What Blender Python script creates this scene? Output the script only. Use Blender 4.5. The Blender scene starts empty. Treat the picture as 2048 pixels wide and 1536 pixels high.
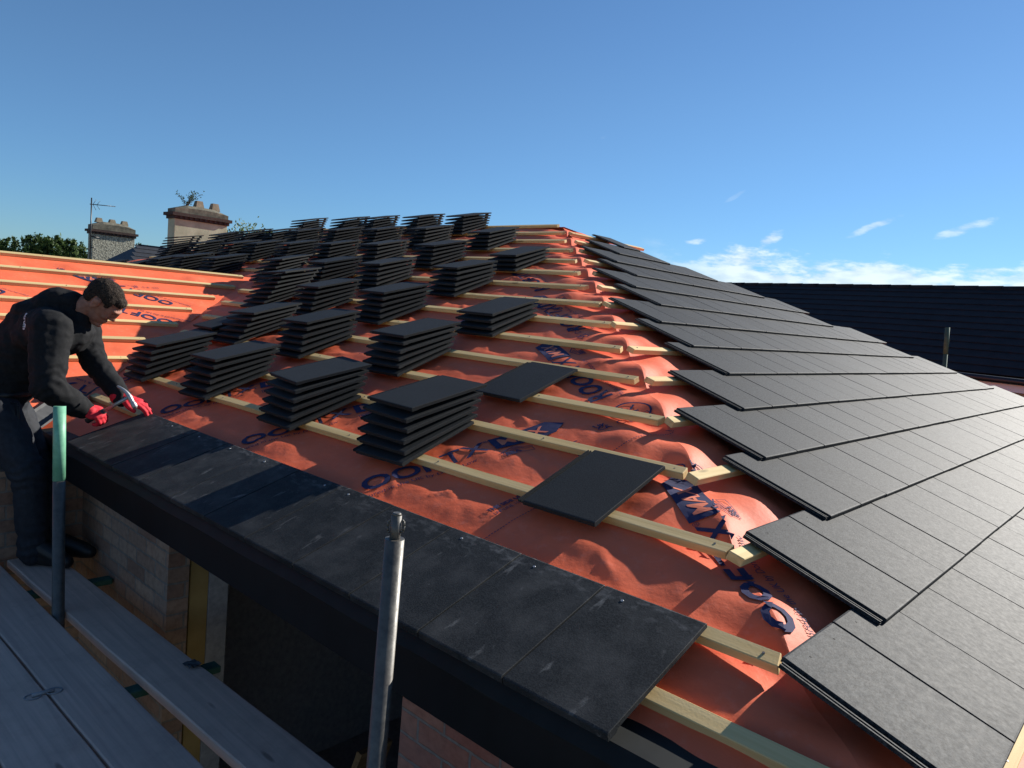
import bpy, bmesh, math, random
from mathutils import Vector, Matrix, noise, Euler
R = math.radians
random.seed(11)
scene = bpy.context.scene
col = scene.collection

# ------------------------------------------------------------------ camera
cam_d = bpy.data.cameras.new('camera'); cam = bpy.data.objects.new('camera', cam_d); col.objects.link(cam)
AZ, PIT, ROLL = -0.7341656, 0.09604998, 0.08747894
_f = Vector((math.sin(AZ)*math.cos(PIT), math.cos(AZ)*math.cos(PIT), -math.sin(PIT)))
_r = _f.cross(Vector((0, 0, 1))).normalized(); _u = _r.cross(_f)
CR = _r*math.cos(ROLL)+_u*math.sin(ROLL); CU = -_r*math.sin(ROLL)+_u*math.cos(ROLL)
m = Matrix((CR, CU, -_f)).transposed().to_4x4(); m.translation = Vector((0.78331708, -1.6588442, 0.71288041))
cam.matrix_world = m
cam_d.sensor_width = 36; cam_d.lens = 1487.46/2048*36; cam_d.clip_end = 3000; cam_d.clip_start = 0.05
scene.camera = cam

# ------------------------------------------------------------------ sky, sun, exposure
SUN = Vector((0.175, 0.890, 0.500)).normalized()
SUN_EL = math.asin(SUN.z); SUN_ROT = math.atan2(SUN.x, SUN.y)
world = bpy.data.worlds.new('World'); scene.world = world; world.use_nodes = True
nt = world.node_tree; nt.nodes.clear()
def N(t, **k):
    n = nt.nodes.new(t)
    for a, b in k.items(): setattr(n, a, b)
    return n
def LK(a, b): nt.links.new(a, b)
out = N('ShaderNodeOutputWorld'); bg = N('ShaderNodeBackground'); LK(bg.outputs[0], out.inputs[0])
sky = N('ShaderNodeTexSky', sky_type='NISHITA'); sky.sun_disc = False
sky.sun_elevation = SUN_EL; sky.sun_rotation = SUN_ROT
sky.air_density = 1.0; sky.dust_density = 0.05; sky.ozone_density = 3.0
tc = N('ShaderNodeTexCoord'); sx = N('ShaderNodeSeparateXYZ'); LK(tc.outputs['Generated'], sx.inputs[0])
def M(op, a, b=None, c=None):
    n = N('ShaderNodeMath', operation=op)
    for i, v in enumerate((a, b, c)):
        if v is None: continue
        if isinstance(v, (int, float)): n.inputs[i].default_value = v
        else: LK(v, n.inputs[i])
    return n.outputs[0]
azi = M('ARCTAN2', sx.outputs[0], sx.outputs[1])            # azimuth from +Y towards +X
ele = M('ARCSINE', sx.outputs[2])
cv = N('ShaderNodeCombineXYZ'); LK(M('MULTIPLY', azi, 9.0), cv.inputs[0]); LK(M('MULTIPLY', ele, 26.0), cv.inputs[1])
n1 = N('ShaderNodeTexNoise'); n1.inputs['Scale'].default_value = 1.6; n1.inputs['Detail'].default_value = 9; n1.inputs['Roughness'].default_value = 0.6; LK(cv.outputs[0], n1.inputs['Vector'])
def SS(x, lo, hi):
    n = N('ShaderNodeMapRange', interpolation_type='SMOOTHSTEP'); n.inputs[1].default_value = lo; n.inputs[2].default_value = hi
    n.inputs[3].default_value = 0; n.inputs[4].default_value = 1; LK(x, n.inputs[0]); return n.outputs[0]
nz = n1.outputs['Fac']
# low bank of broken cumulus to the right, its top edge carried by the noise
edge = M('ADD', M('MULTIPLY', M('SUBTRACT', nz, 0.5), 0.125), 0.092)
bank = SS(M('SUBTRACT', edge, ele), -0.010, 0.014)
azm = M('MULTIPLY', SS(azi, R(-34), R(-26)), 1.0)
bank = M('MULTIPLY', bank, azm)
bank = M('MULTIPLY', bank, SS(nz, 0.28, 0.46))
tot = bank
def wisp(a, e, wa, we, s, tilt=0.0):
    global tot
    da = M('SUBTRACT', azi, R(a)); de = M('SUBTRACT', M('SUBTRACT', ele, R(e)), M('MULTIPLY', da, tilt))
    g = M('ADD', M('POWER', M('DIVIDE', M('ABSOLUTE', da), R(wa)), 2.0), M('POWER', M('DIVIDE', M('ABSOLUTE', de), R(we)), 2.0))
    g = M('SUBTRACT', 1.0, g)
    g = M('ADD', g, M('MULTIPLY', M('SUBTRACT', nz, 0.5), 4.5))
    g = M('MULTIPLY', SS(g, 0.15, 1.1), s)
    tot = M('MAXIMUM', tot, g)
wisp(-29.4, 6.3, 1.2, 0.35, 0.7, 0.15); wisp(-24.0, 7.0, 1.0, 0.65, 0.85, 0.5); wisp(-17.6, 7.9, 1.7, 0.35, 0.6, 0.42)
wisp(-12.2, 7.9, 2.0, 0.4, 0.6, 0.3); wisp(-36.8, 13.3, 0.5, 0.25, 0.15, 0.3); wisp(-27.0, 9.6, 0.7, 0.2, 0.12, 0.6)
n2 = N('ShaderNodeTexNoise'); n2.inputs['Scale'].default_value = 3.2; n2.inputs['Detail'].default_value = 6
LK(cv.outputs[0], n2.inputs['Vector'])
cc = N('ShaderNodeMix', data_type='RGBA'); LK(SS(n2.outputs['Fac'], 0.35, 0.65), cc.inputs[0])
cc.inputs[6].default_value = (8.2, 9.2, 9.8, 1); cc.inputs[7].default_value = (11.5, 12.2, 12.2, 1)
mx = N('ShaderNodeMix', data_type='RGBA'); LK(M('MULTIPLY', tot, 0.68), mx.inputs[0]); 
skt = N('ShaderNodeMix', data_type='RGBA', blend_type='MULTIPLY'); skt.inputs[0].default_value = 1.0
tg = N('ShaderNodeMix', data_type='RGBA'); LK(SS(ele, 0.0, 0.30), tg.inputs[0]); tg.inputs[6].default_value = (0.54, 0.85, 1.22, 1); tg.inputs[7].default_value = (0.72, 0.96, 1.16, 1)
LK(sky.outputs[0], skt.inputs[6]); LK(tg.outputs[2], skt.inputs[7])
LK(skt.outputs[2], mx.inputs[6]); LK(cc.outputs[2], mx.inputs[7])
LK(mx.outputs[2], bg.inputs[0]); bg.inputs[1].default_value = 0.059

sl = bpy.data.lights.new('sun', 'SUN'); so = bpy.data.objects.new('sun', sl); col.objects.link(so)
sl.energy = 5.0; sl.angle = R(0.53); sl.color = (1.0, 0.95, 0.87)
so.rotation_euler = SUN.to_track_quat('Z', 'Y').to_euler(); so.location = (6, 12, 9)
scene.view_settings.view_transform = 'Standard'; scene.view_settings.look = 'None'
scene.view_settings.exposure = 0.72; scene.view_settings.gamma = 1.0
scene.render.engine = 'CYCLES'

# ------------------------------------------------------------------ helpers
TH = 0.36098; CT, ST, TT = math.cos(TH), math.sin(TH), math.tan(TH)
G = 0.3417; W = 0.305; XB, ZB = 0.60466, -0.12803
def tag(o, label=None, cat=None, group=None, kind=None):
    if label: o['label'] = label
    if cat: o['category'] = cat
    if group: o['group'] = group
    if kind: o['kind'] = kind
    return o
def empty(name, loc, rot=None):
    o = bpy.data.objects.new(name, None); col.objects.link(o); o.location = loc
    if rot is not None: o.rotation_euler = rot
    o.empty_display_size = 0.1
    return o
def link(name, me, mats=None, parent=None, smooth=False):
    o = bpy.data.objects.new(name, me); col.objects.link(o)
    if mats is not None:
        for q in (mats if isinstance(mats, (list, tuple)) else [mats]): me.materials.append(q)
    if smooth:
        for p in me.polygons: p.use_smooth = True
    if parent is not None:
        o.parent = parent
        bpy.context.view_layer.update() if False else None
        o.matrix_parent_inverse = (Matrix.Translation(parent.location) @ parent.rotation_euler.to_matrix().to_4x4()).inverted()
    return o
def bmo(name, bm, mats=None, parent=None, smooth=False, local=False):
    me = bpy.data.meshes.new(name); bm.normal_update(); bm.to_mesh(me); bm.free()
    o = link(name, me, mats, None if local else parent, smooth)
    if local and parent is not None: o.parent = parent
    return o
def hexa(bm, P, mi=0):
    v = [bm.verts.new(p) for p in P]   # 0-3 bottom ring, 4-7 top ring
    fs = []
    for q in ((3,2,1,0),(4,5,6,7),(0,1,5,4),(1,2,6,5),(2,3,7,6),(3,0,4,7)):
        f = bm.faces.new([v[i] for i in q]); f.material_index = mi; fs.append(f)
    return v, fs
def box(bm, x0, x1, y0, y1, z0, z1, mi=0):
    return hexa(bm, [(x0,y0,z0),(x1,y0,z0),(x1,y1,z0),(x0,y1,z0),(x0,y0,z1),(x1,y0,z1),(x1,y1,z1),(x0,y1,z1)], mi)
def obox(bm, o, a, b, c, mi=0):
    o, a, b, c = map(Vector, (o, a, b, c))
    return hexa(bm, [o, o+a, o+a+b, o+b, o+c, o+a+c, o+a+b+c, o+b+c], mi)
def bev(bm, w=0.003, s=1, geom=None):
    es = geom or [e for e in bm.edges]
    bmesh.ops.bevel(bm, geom=es, offset=w, segments=s, affect='EDGES', clamp_overlap=True)
def tube(bm, p0, p1, r0, r1=None, n=16, caps=True, mi=0):
    p0, p1 = Vector(p0), Vector(p1); r1 = r0 if r1 is None else r1
    d = (p1-p0).normalized(); a = d.orthogonal().normalized(); b = d.cross(a)
    A, B = [], []
    for i in range(n):
        t = 2*math.pi*i/n; w = a*math.cos(t)+b*math.sin(t)
        A.append(bm.verts.new(p0+w*r0)); B.append(bm.verts.new(p1+w*r1))
    for i in range(n):
        f = bm.faces.new((A[i], A[(i+1) % n], B[(i+1) % n], B[i])); f.smooth = True; f.material_index = mi
    if caps:
        f = bm.faces.new(A[::-1]); f.material_index = mi; f = bm.faces.new(B); f.material_index = mi
    return A, B
def polytube(bm, pts, r, n=8):
    for i in range(len(pts)-1): tube(bm, pts[i], pts[i+1], r, r, n)
# points on the roof planes: distance along the eave, distance up the slope, height over the tile plane
def PA(u, v, h=0.0): return Vector((u, v*CT-h*ST, v*ST+h*CT))
def PB(s, v, h=0.0): return Vector((XB-v*CT+h*ST, s, ZB+v*ST+h*CT))
def PC(y, p, h=0.0): return Vector((-4.34-p*CT+h*ST, y, p*ST+h*CT))
EA = (Vector((1,0,0)), Vector((0,CT,ST)), Vector((0,-ST,CT)))
EB = (Vector((0,1,0)), Vector((-CT,0,ST)), Vector((ST,0,CT)))

# ------------------------------------------------------------------ materials
def mat(name, base=(0.5,0.5,0.5), rough=0.7, metal=0.0, spec=0.5):
    mt = bpy.data.materials.new(name); mt.use_nodes = True
    b = mt.node_tree.nodes['Principled BSDF']
    b.inputs['Base Color'].default_value = (*base, 1); b.inputs['Roughness'].default_value = rough
    b.inputs['Metallic'].default_value = metal; b.inputs['Specular IOR Level'].default_value = spec
    return mt, mt.node_tree, b
def nd(t, ty, **k):
    n = t.nodes.new(ty)
    for a, b in k.items():
        if a in n.inputs.keys(): n.inputs[a].default_value = b
        else: setattr(n, a, b)
    return n
def ramp(t, src, stops):
    r = t.nodes.new('ShaderNodeValToRGB'); e = r.color_ramp.elements
    while len(e) < len(stops): e.new(0.5)
    for i, (p, c) in enumerate(stops):
        e[i].position = p; e[i].color = (*c, 1) if len(c) == 3 else c
    t.links.new(src, r.inputs[0]); return r.outputs[0]
def coords(t, scale=(1,1,1), kind='Object', rot=(0,0,0)):
    c = t.nodes.new('ShaderNodeTexCoord'); mp = t.nodes.new('ShaderNodeMapping'); mp.inputs['Scale'].default_value = scale
    mp.inputs['Rotation'].default_value = rot
    t.links.new(c.outputs[kind], mp.inputs[0]); return mp.outputs[0]
def noi(t, vec, scale, detail=3, rough=0.5, dist=0.0):
    n = t.nodes.new('ShaderNodeTexNoise'); n.inputs['Scale'].default_value = scale; n.inputs['Detail'].default_value = detail
    n.inputs['Roughness'].default_value = rough; n.inputs['Distortion'].default_value = dist
    t.links.new(vec, n.inputs['Vector']); return n.outputs['Fac']
def mixc(t, fac, a, b, blend='MIX'):
    m_ = t.nodes.new('ShaderNodeMix'); m_.data_type = 'RGBA'; m_.blend_type = blend
    for i, v in ((0, fac), (6, a), (7, b)):
        if isinstance(v, (int, float)): m_.inputs[i].default_value = v
        elif isinstance(v, tuple): m_.inputs[i].default_value = (*v, 1)
        else: t.links.new(v, m_.inputs[i])
    return m_.outputs[2]
def bump(t, b, h, strength=0.3, dist=0.002, prev=None):
    n = t.nodes.new('ShaderNodeBump'); n.inputs['Strength'].default_value = strength; n.inputs['Distance'].default_value = dist
    t.links.new(h, n.inputs['Height'])
    if prev is not None: t.links.new(prev, n.inputs['Normal'])
    t.links.new(n.outputs[0], b.inputs['Normal']); return n.outputs[0]
def objrand(t):
    o = t.nodes.new('ShaderNodeObjectInfo'); return o.outputs['Random']
def shiftvec(t, vec):
    o = t.nodes.new('ShaderNodeObjectInfo'); a = t.nodes.new('ShaderNodeVectorMath'); a.operation = 'MULTIPLY_ADD'
    cmb = t.nodes.new('ShaderNodeCombineXYZ')
    for i in range(3): t.links.new(o.outputs['Random'], cmb.inputs[i])
    t.links.new(cmb.outputs[0], a.inputs[0]); a.inputs[1].default_value = (37.0, 53.0, 11.0); t.links.new(vec, a.inputs[2])
    return a.outputs[0]

def tile_mat(name, dusty, smooth=False):
    mt, t, b = mat(name, (0.03,0.03,0.032), 0.60, 0, 0.10)
    v = shiftvec(t, coords(t)); vl = coords(t)
    grain = noi(t, v, 240, 2, 0.6); mid = noi(t, v, 60, 3, 0.6); big = noi(t, v, 5, 3, 0.55)
    grain2 = noi(t, v, 150, 3, 0.75)
    c = ramp(t, grain, [(0.40, (0.013,0.0145,0.0155)), (0.62, (0.030,0.033,0.034))]) if (dusty or smooth) else ramp(t, grain2, [(0.40, (0.009,0.010,0.0115)), (0.60, (0.046,0.050,0.052))])
    c = mixc(t, ramp(t, big, [(0.35,(0,0,0)),(0.75,(0.45,0.45,0.45))]), c, (0.028,0.030,0.032))
    # dry scuffs and pale cement dust, more of it near the head
    sc = noi(t, coords(t, (9, 26, 9), rot=(0,0,0.5)) if False else shiftvec(t, coords(t, (14, 5, 9), rot=(0,0,0.6))), 1.6, 5, 0.62, 0.4)
    m1 = ramp(t, sc, [(0.62,(0,0,0)), (0.76,(0.75,0.75,0.75))])
    if dusty:
        sp = t.nodes.new('ShaderNodeSeparateXYZ'); t.links.new(vl, sp.inputs[0])
        hr = t.nodes.new('ShaderNodeMapRange'); hr.inputs[1].default_value = 0.30; hr.inputs[2].default_value = 0.42; t.links.new(sp.outputs[1], hr.inputs[0])
        dn = noi(t, shiftvec(t, coords(t, (20, 40, 20))), 1.0, 5, 0.65)
        mm = t.nodes.new('ShaderNodeMath'); mm.operation = 'MULTIPLY'; t.links.new(hr.outputs[0], mm.inputs[0]); t.links.new(ramp(t, dn, [(0.50,(0,0,0)),(0.72,(1,1,1))]), mm.inputs[1])
        c = mixc(t, mm.outputs[0], c, (0.13,0.13,0.13))
        cl = noi(t, v, 9, 5, 0.6); c = mixc(t, ramp(t, cl, [(0.45,(0,0,0)),(0.8,(0.5,0.5,0.5))]), c, (0.085,0.085,0.083))
        c = mixc(t, m1, c, (0.17,0.17,0.165))
    else:
        c = mixc(t, ramp(t, sc, [(0.70,(0,0,0)), (0.8,(0.35,0.35,0.35))]), c, (0.12,0.12,0.12))
    rnd = ramp(t, objrand(t), [(0,(0.82,0.82,0.82)),(1,(1.15,1.15,1.15))])
    c = mixc(t, 1.0, c, rnd, 'MULTIPLY')
    t.links.new(c, b.inputs['Base Color'])
    rr = ramp(t, mid, [(0.3,(0.60,)*3),(0.7,(0.66,)*3)]); t.links.new(rr, b.inputs['Roughness'])
    n_ = bump(t, b, grain, 0.45, 0.0009); bump(t, b, mid, 0.08, 0.0005, n_)
    return mt
M_TILE = tile_mat('dark_concrete_tile', False)
M_TILES = tile_mat('smooth_concrete_tile', False, True)
M_TILED = tile_mat('dusty_concrete_tile', True)
M_HOLE, _, _ = mat('nail_hole_dark', (0.004,0.004,0.004), 0.9)

def wood_mat(name, c0, c1, axis='x', grey=0.0, rough=0.75):
    mt, t, b = mat(name, c0, rough, 0, 0.3)
    sc = {'x': (1.2, 42, 42), 'y': (42, 1.2, 42), 'z': (42, 42, 1.2)}[axis]
    v = shiftvec(t, coords(t, sc)); g = noi(t, v, 1.0, 5, 0.6, 0.6)
    v2 = shiftvec(t, coords(t)); big = noi(t, v2, 2.2, 3); fine = noi(t, v2, 160, 2)
    c = ramp(t, g, [(0.30, c1), (0.62, c0)])
    c = mixc(t, ramp(t, big, [(0.35,(0,0,0)),(0.7,(0.5,)*3)]), c, tuple(0.5*(a+d)*0.9 for a, d in zip(c0, c1)))
    kn = t.nodes.new('ShaderNodeTexVoronoi'); kn.inputs['Scale'].default_value = 1.0
    ks = {'x': (2.1, 9, 9), 'y': (9, 2.1, 9), 'z': (9, 9, 2.1)}[axis]
    t.links.new(shiftvec(t, coords(t, ks)), kn.inputs['Vector'])
    c = mixc(t, ramp(t, kn.outputs['Distance'], [(0.05,(0.75,)*3),(0.10,(0,0,0))]), c, tuple(x*0.35 for x in c1))
    if grey:
        s = noi(t, v2, 6, 5, 0.7); c = mixc(t, ramp(t, s, [(0.5,(0,0,0)),(0.72,(grey,)*3)]), c, tuple(x*0.4 for x in c0))
    c = mixc(t, 1.0, c, ramp(t, objrand(t), [(0,(0.84,0.85,0.86)),(1,(1.1,1.08,1.04))]), 'MULTIPLY')
    t.links.new(c, b.inputs['Base Color'])
    n_ = bump(t, b, g, 0.35, 0.0015); bump(t, b, fine, 0.3, 0.001, n_)
    return mt
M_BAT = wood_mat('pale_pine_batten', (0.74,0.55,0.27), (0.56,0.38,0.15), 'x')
M_BATY = wood_mat('pale_pine_batten_y', (0.70,0.54,0.27), (0.54,0.38,0.16), 'y')
M_BOARD = wood_mat('weathered_scaffold_board', (0.76,0.53,0.41), (0.56,0.39,0.31), 'x', 0.3, 0.85)
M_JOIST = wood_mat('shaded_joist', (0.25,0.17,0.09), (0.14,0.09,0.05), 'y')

def membrane_mat():
    mt, t, b = mat('orange_breather_membrane', (0.70,0.17,0.075), 0.62, 0, 0.35)
    v = coords(t); n1_ = noi(t, v, 3.0, 4, 0.6); n2_ = noi(t, v, 26, 4, 0.6)
    c = ramp(t, n1_, [(0.3,(0.74,0.132,0.055)),(0.7,(0.83,0.166,0.074))])
    c = mixc(t, ramp(t, n2_, [(0.55,(0,0,0)),(0.78,(0.30,)*3)]), c, (0.80,0.28,0.19))
    st = noi(t, v, 9, 6, 0.7); c = mixc(t, ramp(t, st, [(0.62,(0,0,0)),(0.75,(0.30,)*3)]), c, (0.46,0.085,0.045))
    t.links.new(c, b.inputs['Base Color'])
    wv = noi(t, coords(t, (260, 900, 260)), 1.0, 1); wv2 = noi(t, v, 14, 5, 0.6)
    n_ = bump(t, b, wv, 0.25, 0.0008); bump(t, b, wv2, 0.5, 0.006, n_)
    b.inputs['Specular IOR Level'].default_value = 0.22
    return mt
M_MEM = membrane_mat()
M_INK, t_, b_ = mat('navy_print', (0.035,0.045,0.13), 0.8, 0, 0.15)
g_ = noi(t_, coords(t_), 40, 4, 0.6); t_.links.new(ramp(t_, g_, [(0.3,(0.020,0.026,0.075)),(0.75,(0.045,0.045,0.105))]), b_.inputs['Base Color'])
M_INKO, _, _ = mat('orange_print', (0.66,0.16,0.08), 0.62)

def brick_mat(name, c1, c2, mortar, swap=None, dirt=0.5):
    mt, t, b = mat(name, c1, 0.88, 0, 0.2)
    c = t.nodes.new('ShaderNodeTexCoord'); sp = t.nodes.new('ShaderNodeSeparateXYZ'); t.links.new(c.outputs['Object'], sp.inputs[0])
    cm = t.nodes.new('ShaderNodeCombineXYZ'); ge = t.nodes.new('ShaderNodeNewGeometry'); sn = t.nodes.new('ShaderNodeSeparateXYZ')
    t.links.new(ge.outputs['Normal'], sn.inputs[0]); ab = t.nodes.new('ShaderNodeMath'); ab.operation = 'ABSOLUTE'; t.links.new(sn.outputs[0], ab.inputs[0])
    gt = t.nodes.new('ShaderNodeMath'); gt.operation = 'GREATER_THAN'; gt.inputs[1].default_value = 0.7; t.links.new(ab.outputs[0], gt.inputs[0])
    mxx = t.nodes.new('ShaderNodeMix'); t.links.new(gt.outputs[0], mxx.inputs[0]); t.links.new(sp.outputs[0], mxx.inputs[2]); t.links.new(sp.outputs[1], mxx.inputs[3])
    t.links.new(mxx.outputs[0], cm.inputs[0]); t.links.new(sp.outputs[2], cm.inputs[1])
    wob = t.nodes.new('ShaderNodeTexNoise'); wob.inputs['Scale'].default_value = 22; wob.inputs['Detail'].default_value = 3; t.links.new(cm.outputs[0], wob.inputs['Vector'])
    va = t.nodes.new('ShaderNodeVectorMath'); va.operation = 'MULTIPLY_ADD'; t.links.new(wob.outputs['Color'], va.inputs[0]); va.inputs[1].default_value = (0.010,0.010,0); t.links.new(cm.outputs[0], va.inputs[2])
    br = t.nodes.new('ShaderNodeTexBrick'); br.inputs['Scale'].default_value = 1.0; br.inputs['Brick Width'].default_value = 0.225; br.inputs['Row Height'].default_value = 0.075
    br.inputs['Mortar Size'].default_value = 0.0055; br.inputs['Mortar Smooth'].default_value = 0.25; br.inputs['Bias'].default_value = 0.0
    br.inputs['Color1'].default_value = (*c1,1); br.inputs['Color2'].default_value = (*c2,1); br.inputs['Mortar'].default_value = (*mortar,1)
    t.links.new(va.outputs[0], br.inputs['Vector'])
    n1_ = noi(t, cm.outputs[0], 30, 5, 0.65); n2_ = noi(t, cm.outputs[0], 3, 3)
    cc_ = mixc(t, ramp(t, n1_, [(0.4,(0,0,0)),(0.75,(dirt,)*3)]), br.outputs['Color'], tuple(x*0.35 for x in c1))
    cc_ = mixc(t, ramp(t, n2_, [(0.45,(0,0,0)),(0.75,(0.35,)*3)]), cc_, mortar)
    t.links.new(cc_, b.inputs['Base Color'])
    inv = t.nodes.new('ShaderNodeMath'); inv.operation = 'SUBTRACT'; inv.inputs[0].default_value = 1; t.links.new(br.outputs['Fac'], inv.inputs[1])
    n_ = bump(t, b, inv.outputs[0], 0.9, 0.006); bump(t, b, n1_, 0.5, 0.004, n_)
    return mt
M_BRICK = brick_mat('buff_multi_brick', (0.26,0.15,0.105), (0.40,0.27,0.19), (0.24,0.21,0.18))
M_BRICKR = brick_mat('red_facing_brick', (0.34,0.125,0.085), (0.42,0.19,0.125), (0.27,0.22,0.18), dirt=0.5)
def simple_noise_mat(name, c0, c1, scale=12, rough=0.7, metal=0, bs=0.3, bd=0.003, spec=0.4, det=5):
    mt, t, b = mat(name, c0, rough, metal, spec); v = shiftvec(t, coords(t)); n_ = noi(t, v, scale, det, 0.6)
    t.links.new(ramp(t, n_, [(0.32, c0), (0.68, c1)]), b.inputs['Base Color']); bump(t, b, n_, bs, bd); return mt
M_BLOCK = simple_noise_mat('grey_block', (0.22,0.22,0.225), (0.34,0.33,0.33), 30, 0.9)
M_INSUL = simple_noise_mat('yellow_insulation', (0.28,0.18,0.06), (0.37,0.25,0.09), 6, 0.85, bs=0.15)
M_FASC = simple_noise_mat('black_upvc_fascia', (0.004,0.0045,0.005), (0.009,0.010,0.0115), 4, 0.45, bs=0.03, spec=0.2)
M_TRAY = simple_noise_mat('black_eaves_tray', (0.004,0.0055,0.006), (0.010,0.012,0.0125), 9, 0.6, bs=0.1, spec=0.2)
M_VALLEY = simple_noise_mat('grey_valley_liner', (0.035,0.037,0.04), (0.06,0.062,0.065), 20, 0.7, bs=0.1)
M_GALV = None
def galv():
    mt, t, b = mat('galvanised_steel', (0.2,0.19,0.17), 0.55, 0.2)
    v = coords(t); n1_ = noi(t, v, 35, 5, 0.7); n2_ = noi(t, v, 7, 4, 0.6)
    c = ramp(t, n1_, [(0.3,(0.060,0.057,0.050)),(0.7,(0.125,0.118,0.102))]); c = mixc(t, ramp(t, n2_, [(0.5,(0,0,0)),(0.72,(0.6,)*3)]), c, (0.07,0.055,0.045))
    t.links.new(c, b.inputs['Base Color']); t.links.new(ramp(t, n1_, [(0.3,(0.32,)*3),(0.7,(0.6,)*3)]), b.inputs['Roughness'])
    bump(t, b, n1_, 0.25, 0.0015); return mt
M_GALV = galv()
M_GREEN = simple_noise_mat('green_painted_steel', (0.13,0.36,0.22), (0.20,0.47,0.31), 30, 0.5, bs=0.25, bd=0.001)
M_DGREEN = simple_noise_mat('dark_green_paint', (0.02,0.075,0.055), (0.04,0.11,0.08), 20, 0.8)
M_NAIL, _, _ = mat('bright_clout_nail', (0.34,0.35,0.36), 0.45, 0.7)
M_NAILD, _, _ = mat('dull_nail', (0.16,0.15,0.14), 0.5, 0.6)
M_FELT = simple_noise_mat('dark_valley_felt', (0.030,0.034,0.045), (0.06,0.066,0.08), 18, 0.6)
exec_parts = True

# ------------------------------------------------------------------ ground
gm, t_, b_ = mat('ground_soil', (0.12,0.11,0.07), 0.95)
g_ = noi(t_, coords(t_), 0.4, 6, 0.6); t_.links.new(ramp(t_, g_, [(0.35,(0.13,0.13,0.06)),(0.65,(0.34,0.27,0.18))]), b_.inputs['Base Color'])
bm = bmesh.new(); bmesh.ops.create_grid(bm, x_segments=20, y_segments=20, size=900)
for v in bm.verts: v.co.z = -2.9
tag(bmo('ground', bm, gm), kind='structure')

# ------------------------------------------------------------------ the house being roofed
house = empty('house_under_construction', (-2.0, 3.0, -2.9))
tag(house, 'house whose hipped roof is half tiled over an orange membrane, brick walls below', 'house')
def fn(x, y, z=0.0): return noise.noise(Vector((x, y, z)))
def hipd(d): return math.exp(-(d/0.14)**2)
def frac_between(v, v0, g):
    k = (v-v0)/g; f = k-math.floor(k); return f, math.floor(k)
HW = 0.20
def HP(t):                     # height of the sheet along the hip, t = plan distance up the hip
    f = t/(G*CT); f -= math.floor(f); s = math.sin(math.pi*f)**2
    return -0.088+0.040*s+0.008*fn(t*3.0, 2.2, 7.7)*s
def crease(a, b, k): return 0.008*abs(fn(a*4.0+b*3.0, b*2.0-a, k))+0.004*abs(fn(a*11, b*9, k+3))
_rf = random.Random(77); FOLDS = {}
for _i in range(620):
    fu, fv = _rf.uniform(-7.0, 0.4), _rf.uniform(-0.2, 4.8); an = _rf.choice((_rf.gauss(1.25, 0.35), _rf.gauss(0.2, 0.25), _rf.gauss(-0.7, 0.3)))
    F_ = (fu, fv, math.cos(an), math.sin(an), _rf.uniform(0.05, 0.17), _rf.uniform(0.004, 0.0105), _rf.uniform(0.009, 0.022), _rf.uniform(-9, 9))
    for cu_ in range(int(math.floor((fu-0.2)/0.2)), int(math.floor((fu+0.2)/0.2))+1):
        for cv_ in range(int(math.floor((fv-0.2)/0.2)), int(math.floor((fv+0.2)/0.2))+1): FOLDS.setdefault((cu_, cv_), []).append(F_)
def folds(u, v):
    t = 0.0
    for (fu, fv, c, s_, L, a, w, q) in FOLDS.get((math.floor(u/0.2), math.floor(v/0.2)), ()):
        x = (u-fu)*c+(v-fv)*s_; y = -(u-fu)*s_+(v-fv)*c; y += x*x*q*0.12
        if abs(x) < L: t += a*math.exp(-abs(y)/w)*(1-(x/L)**2)
    return t
def memA(u, v):
    f, k = frac_between(v, 0.0, G)                           # battens pinned at v = k*G
    s = math.sin(math.pi*f)**2 if v > -0.1 else 0.35
    d = max(0.0, 0.2656-v*CT-u)
    w = fn(u*1.5+k*7.3, v*1.3, k*3.1)*0.017 + fn(u*4.0, v*3.5, 4.2+k)*0.0035 + folds(u, v)*1.15 + 0.004*math.sin(u*10.47+k*2.0)
    w += abs(fn(u*2.2+v*2.2, k*1.7, 9.0))*0.012
    h = -0.053 + s*(w*0.82+0.002+crease(u, v, k))
    x = d/HW; wh = math.exp(-x*x)
    h += (HP(v*CT)-h)*wh
    h += s*0.010*math.sin(19*d+5*f)*math.exp(-((d-0.22)/0.22)**2)
    return max(h, -0.12)
def memB(s_, v):
    f, k = frac_between(v, 0.3625, G)
    s = math.sin(math.pi*f)**2
    d = max(0.0, s_-(-0.339+v*CT))
    w = fn(s_*2.4+k*5.1, v*1.2, k*2.7+20)*0.026
    h = -0.053 + s*(w+crease(s_, v, k+30)+folds(s_-5.0, v))
    x = d/HW; wh = math.exp(-x*x)
    h += (HP((v-0.3625)*CT)-h)*wh
    h += s*0.009*math.sin(17*d+5*f)*math.exp(-((d-0.22)/0.2)**2)
    return h
PCG = 0.3265
def memC(y, p):
    f, k = frac_between(p, 0.47, PCG); s = math.sin(math.pi*f)**2
    w = fn(y*2.0+k*4.4, p*1.5, k+40)*0.026 + fn(y*6, p*5, 60+k)*0.011 + abs(fn(y*3+p*3, k*1.3, 70))*0.018
    return -0.050 + s*w
def sheet(name, nu, nv, fpos, parent, thick=True):
    bm = bmesh.new(); rows = []
    for j in range(nv+1):
        rows.append([bm.verts.new(fpos(i/nu, j/nv)) for i in range(nu+1)])
    for j in range(nv):
        for i in range(nu):
            try: f = bm.faces.new((rows[j][i], rows[j][i+1], rows[j+1][i+1], rows[j+1][i])); f.smooth = True
            except ValueError: pass
    return bmo(name, bm, M_MEM, parent, True)
V0, V1 = -0.385, 4.81
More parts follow.
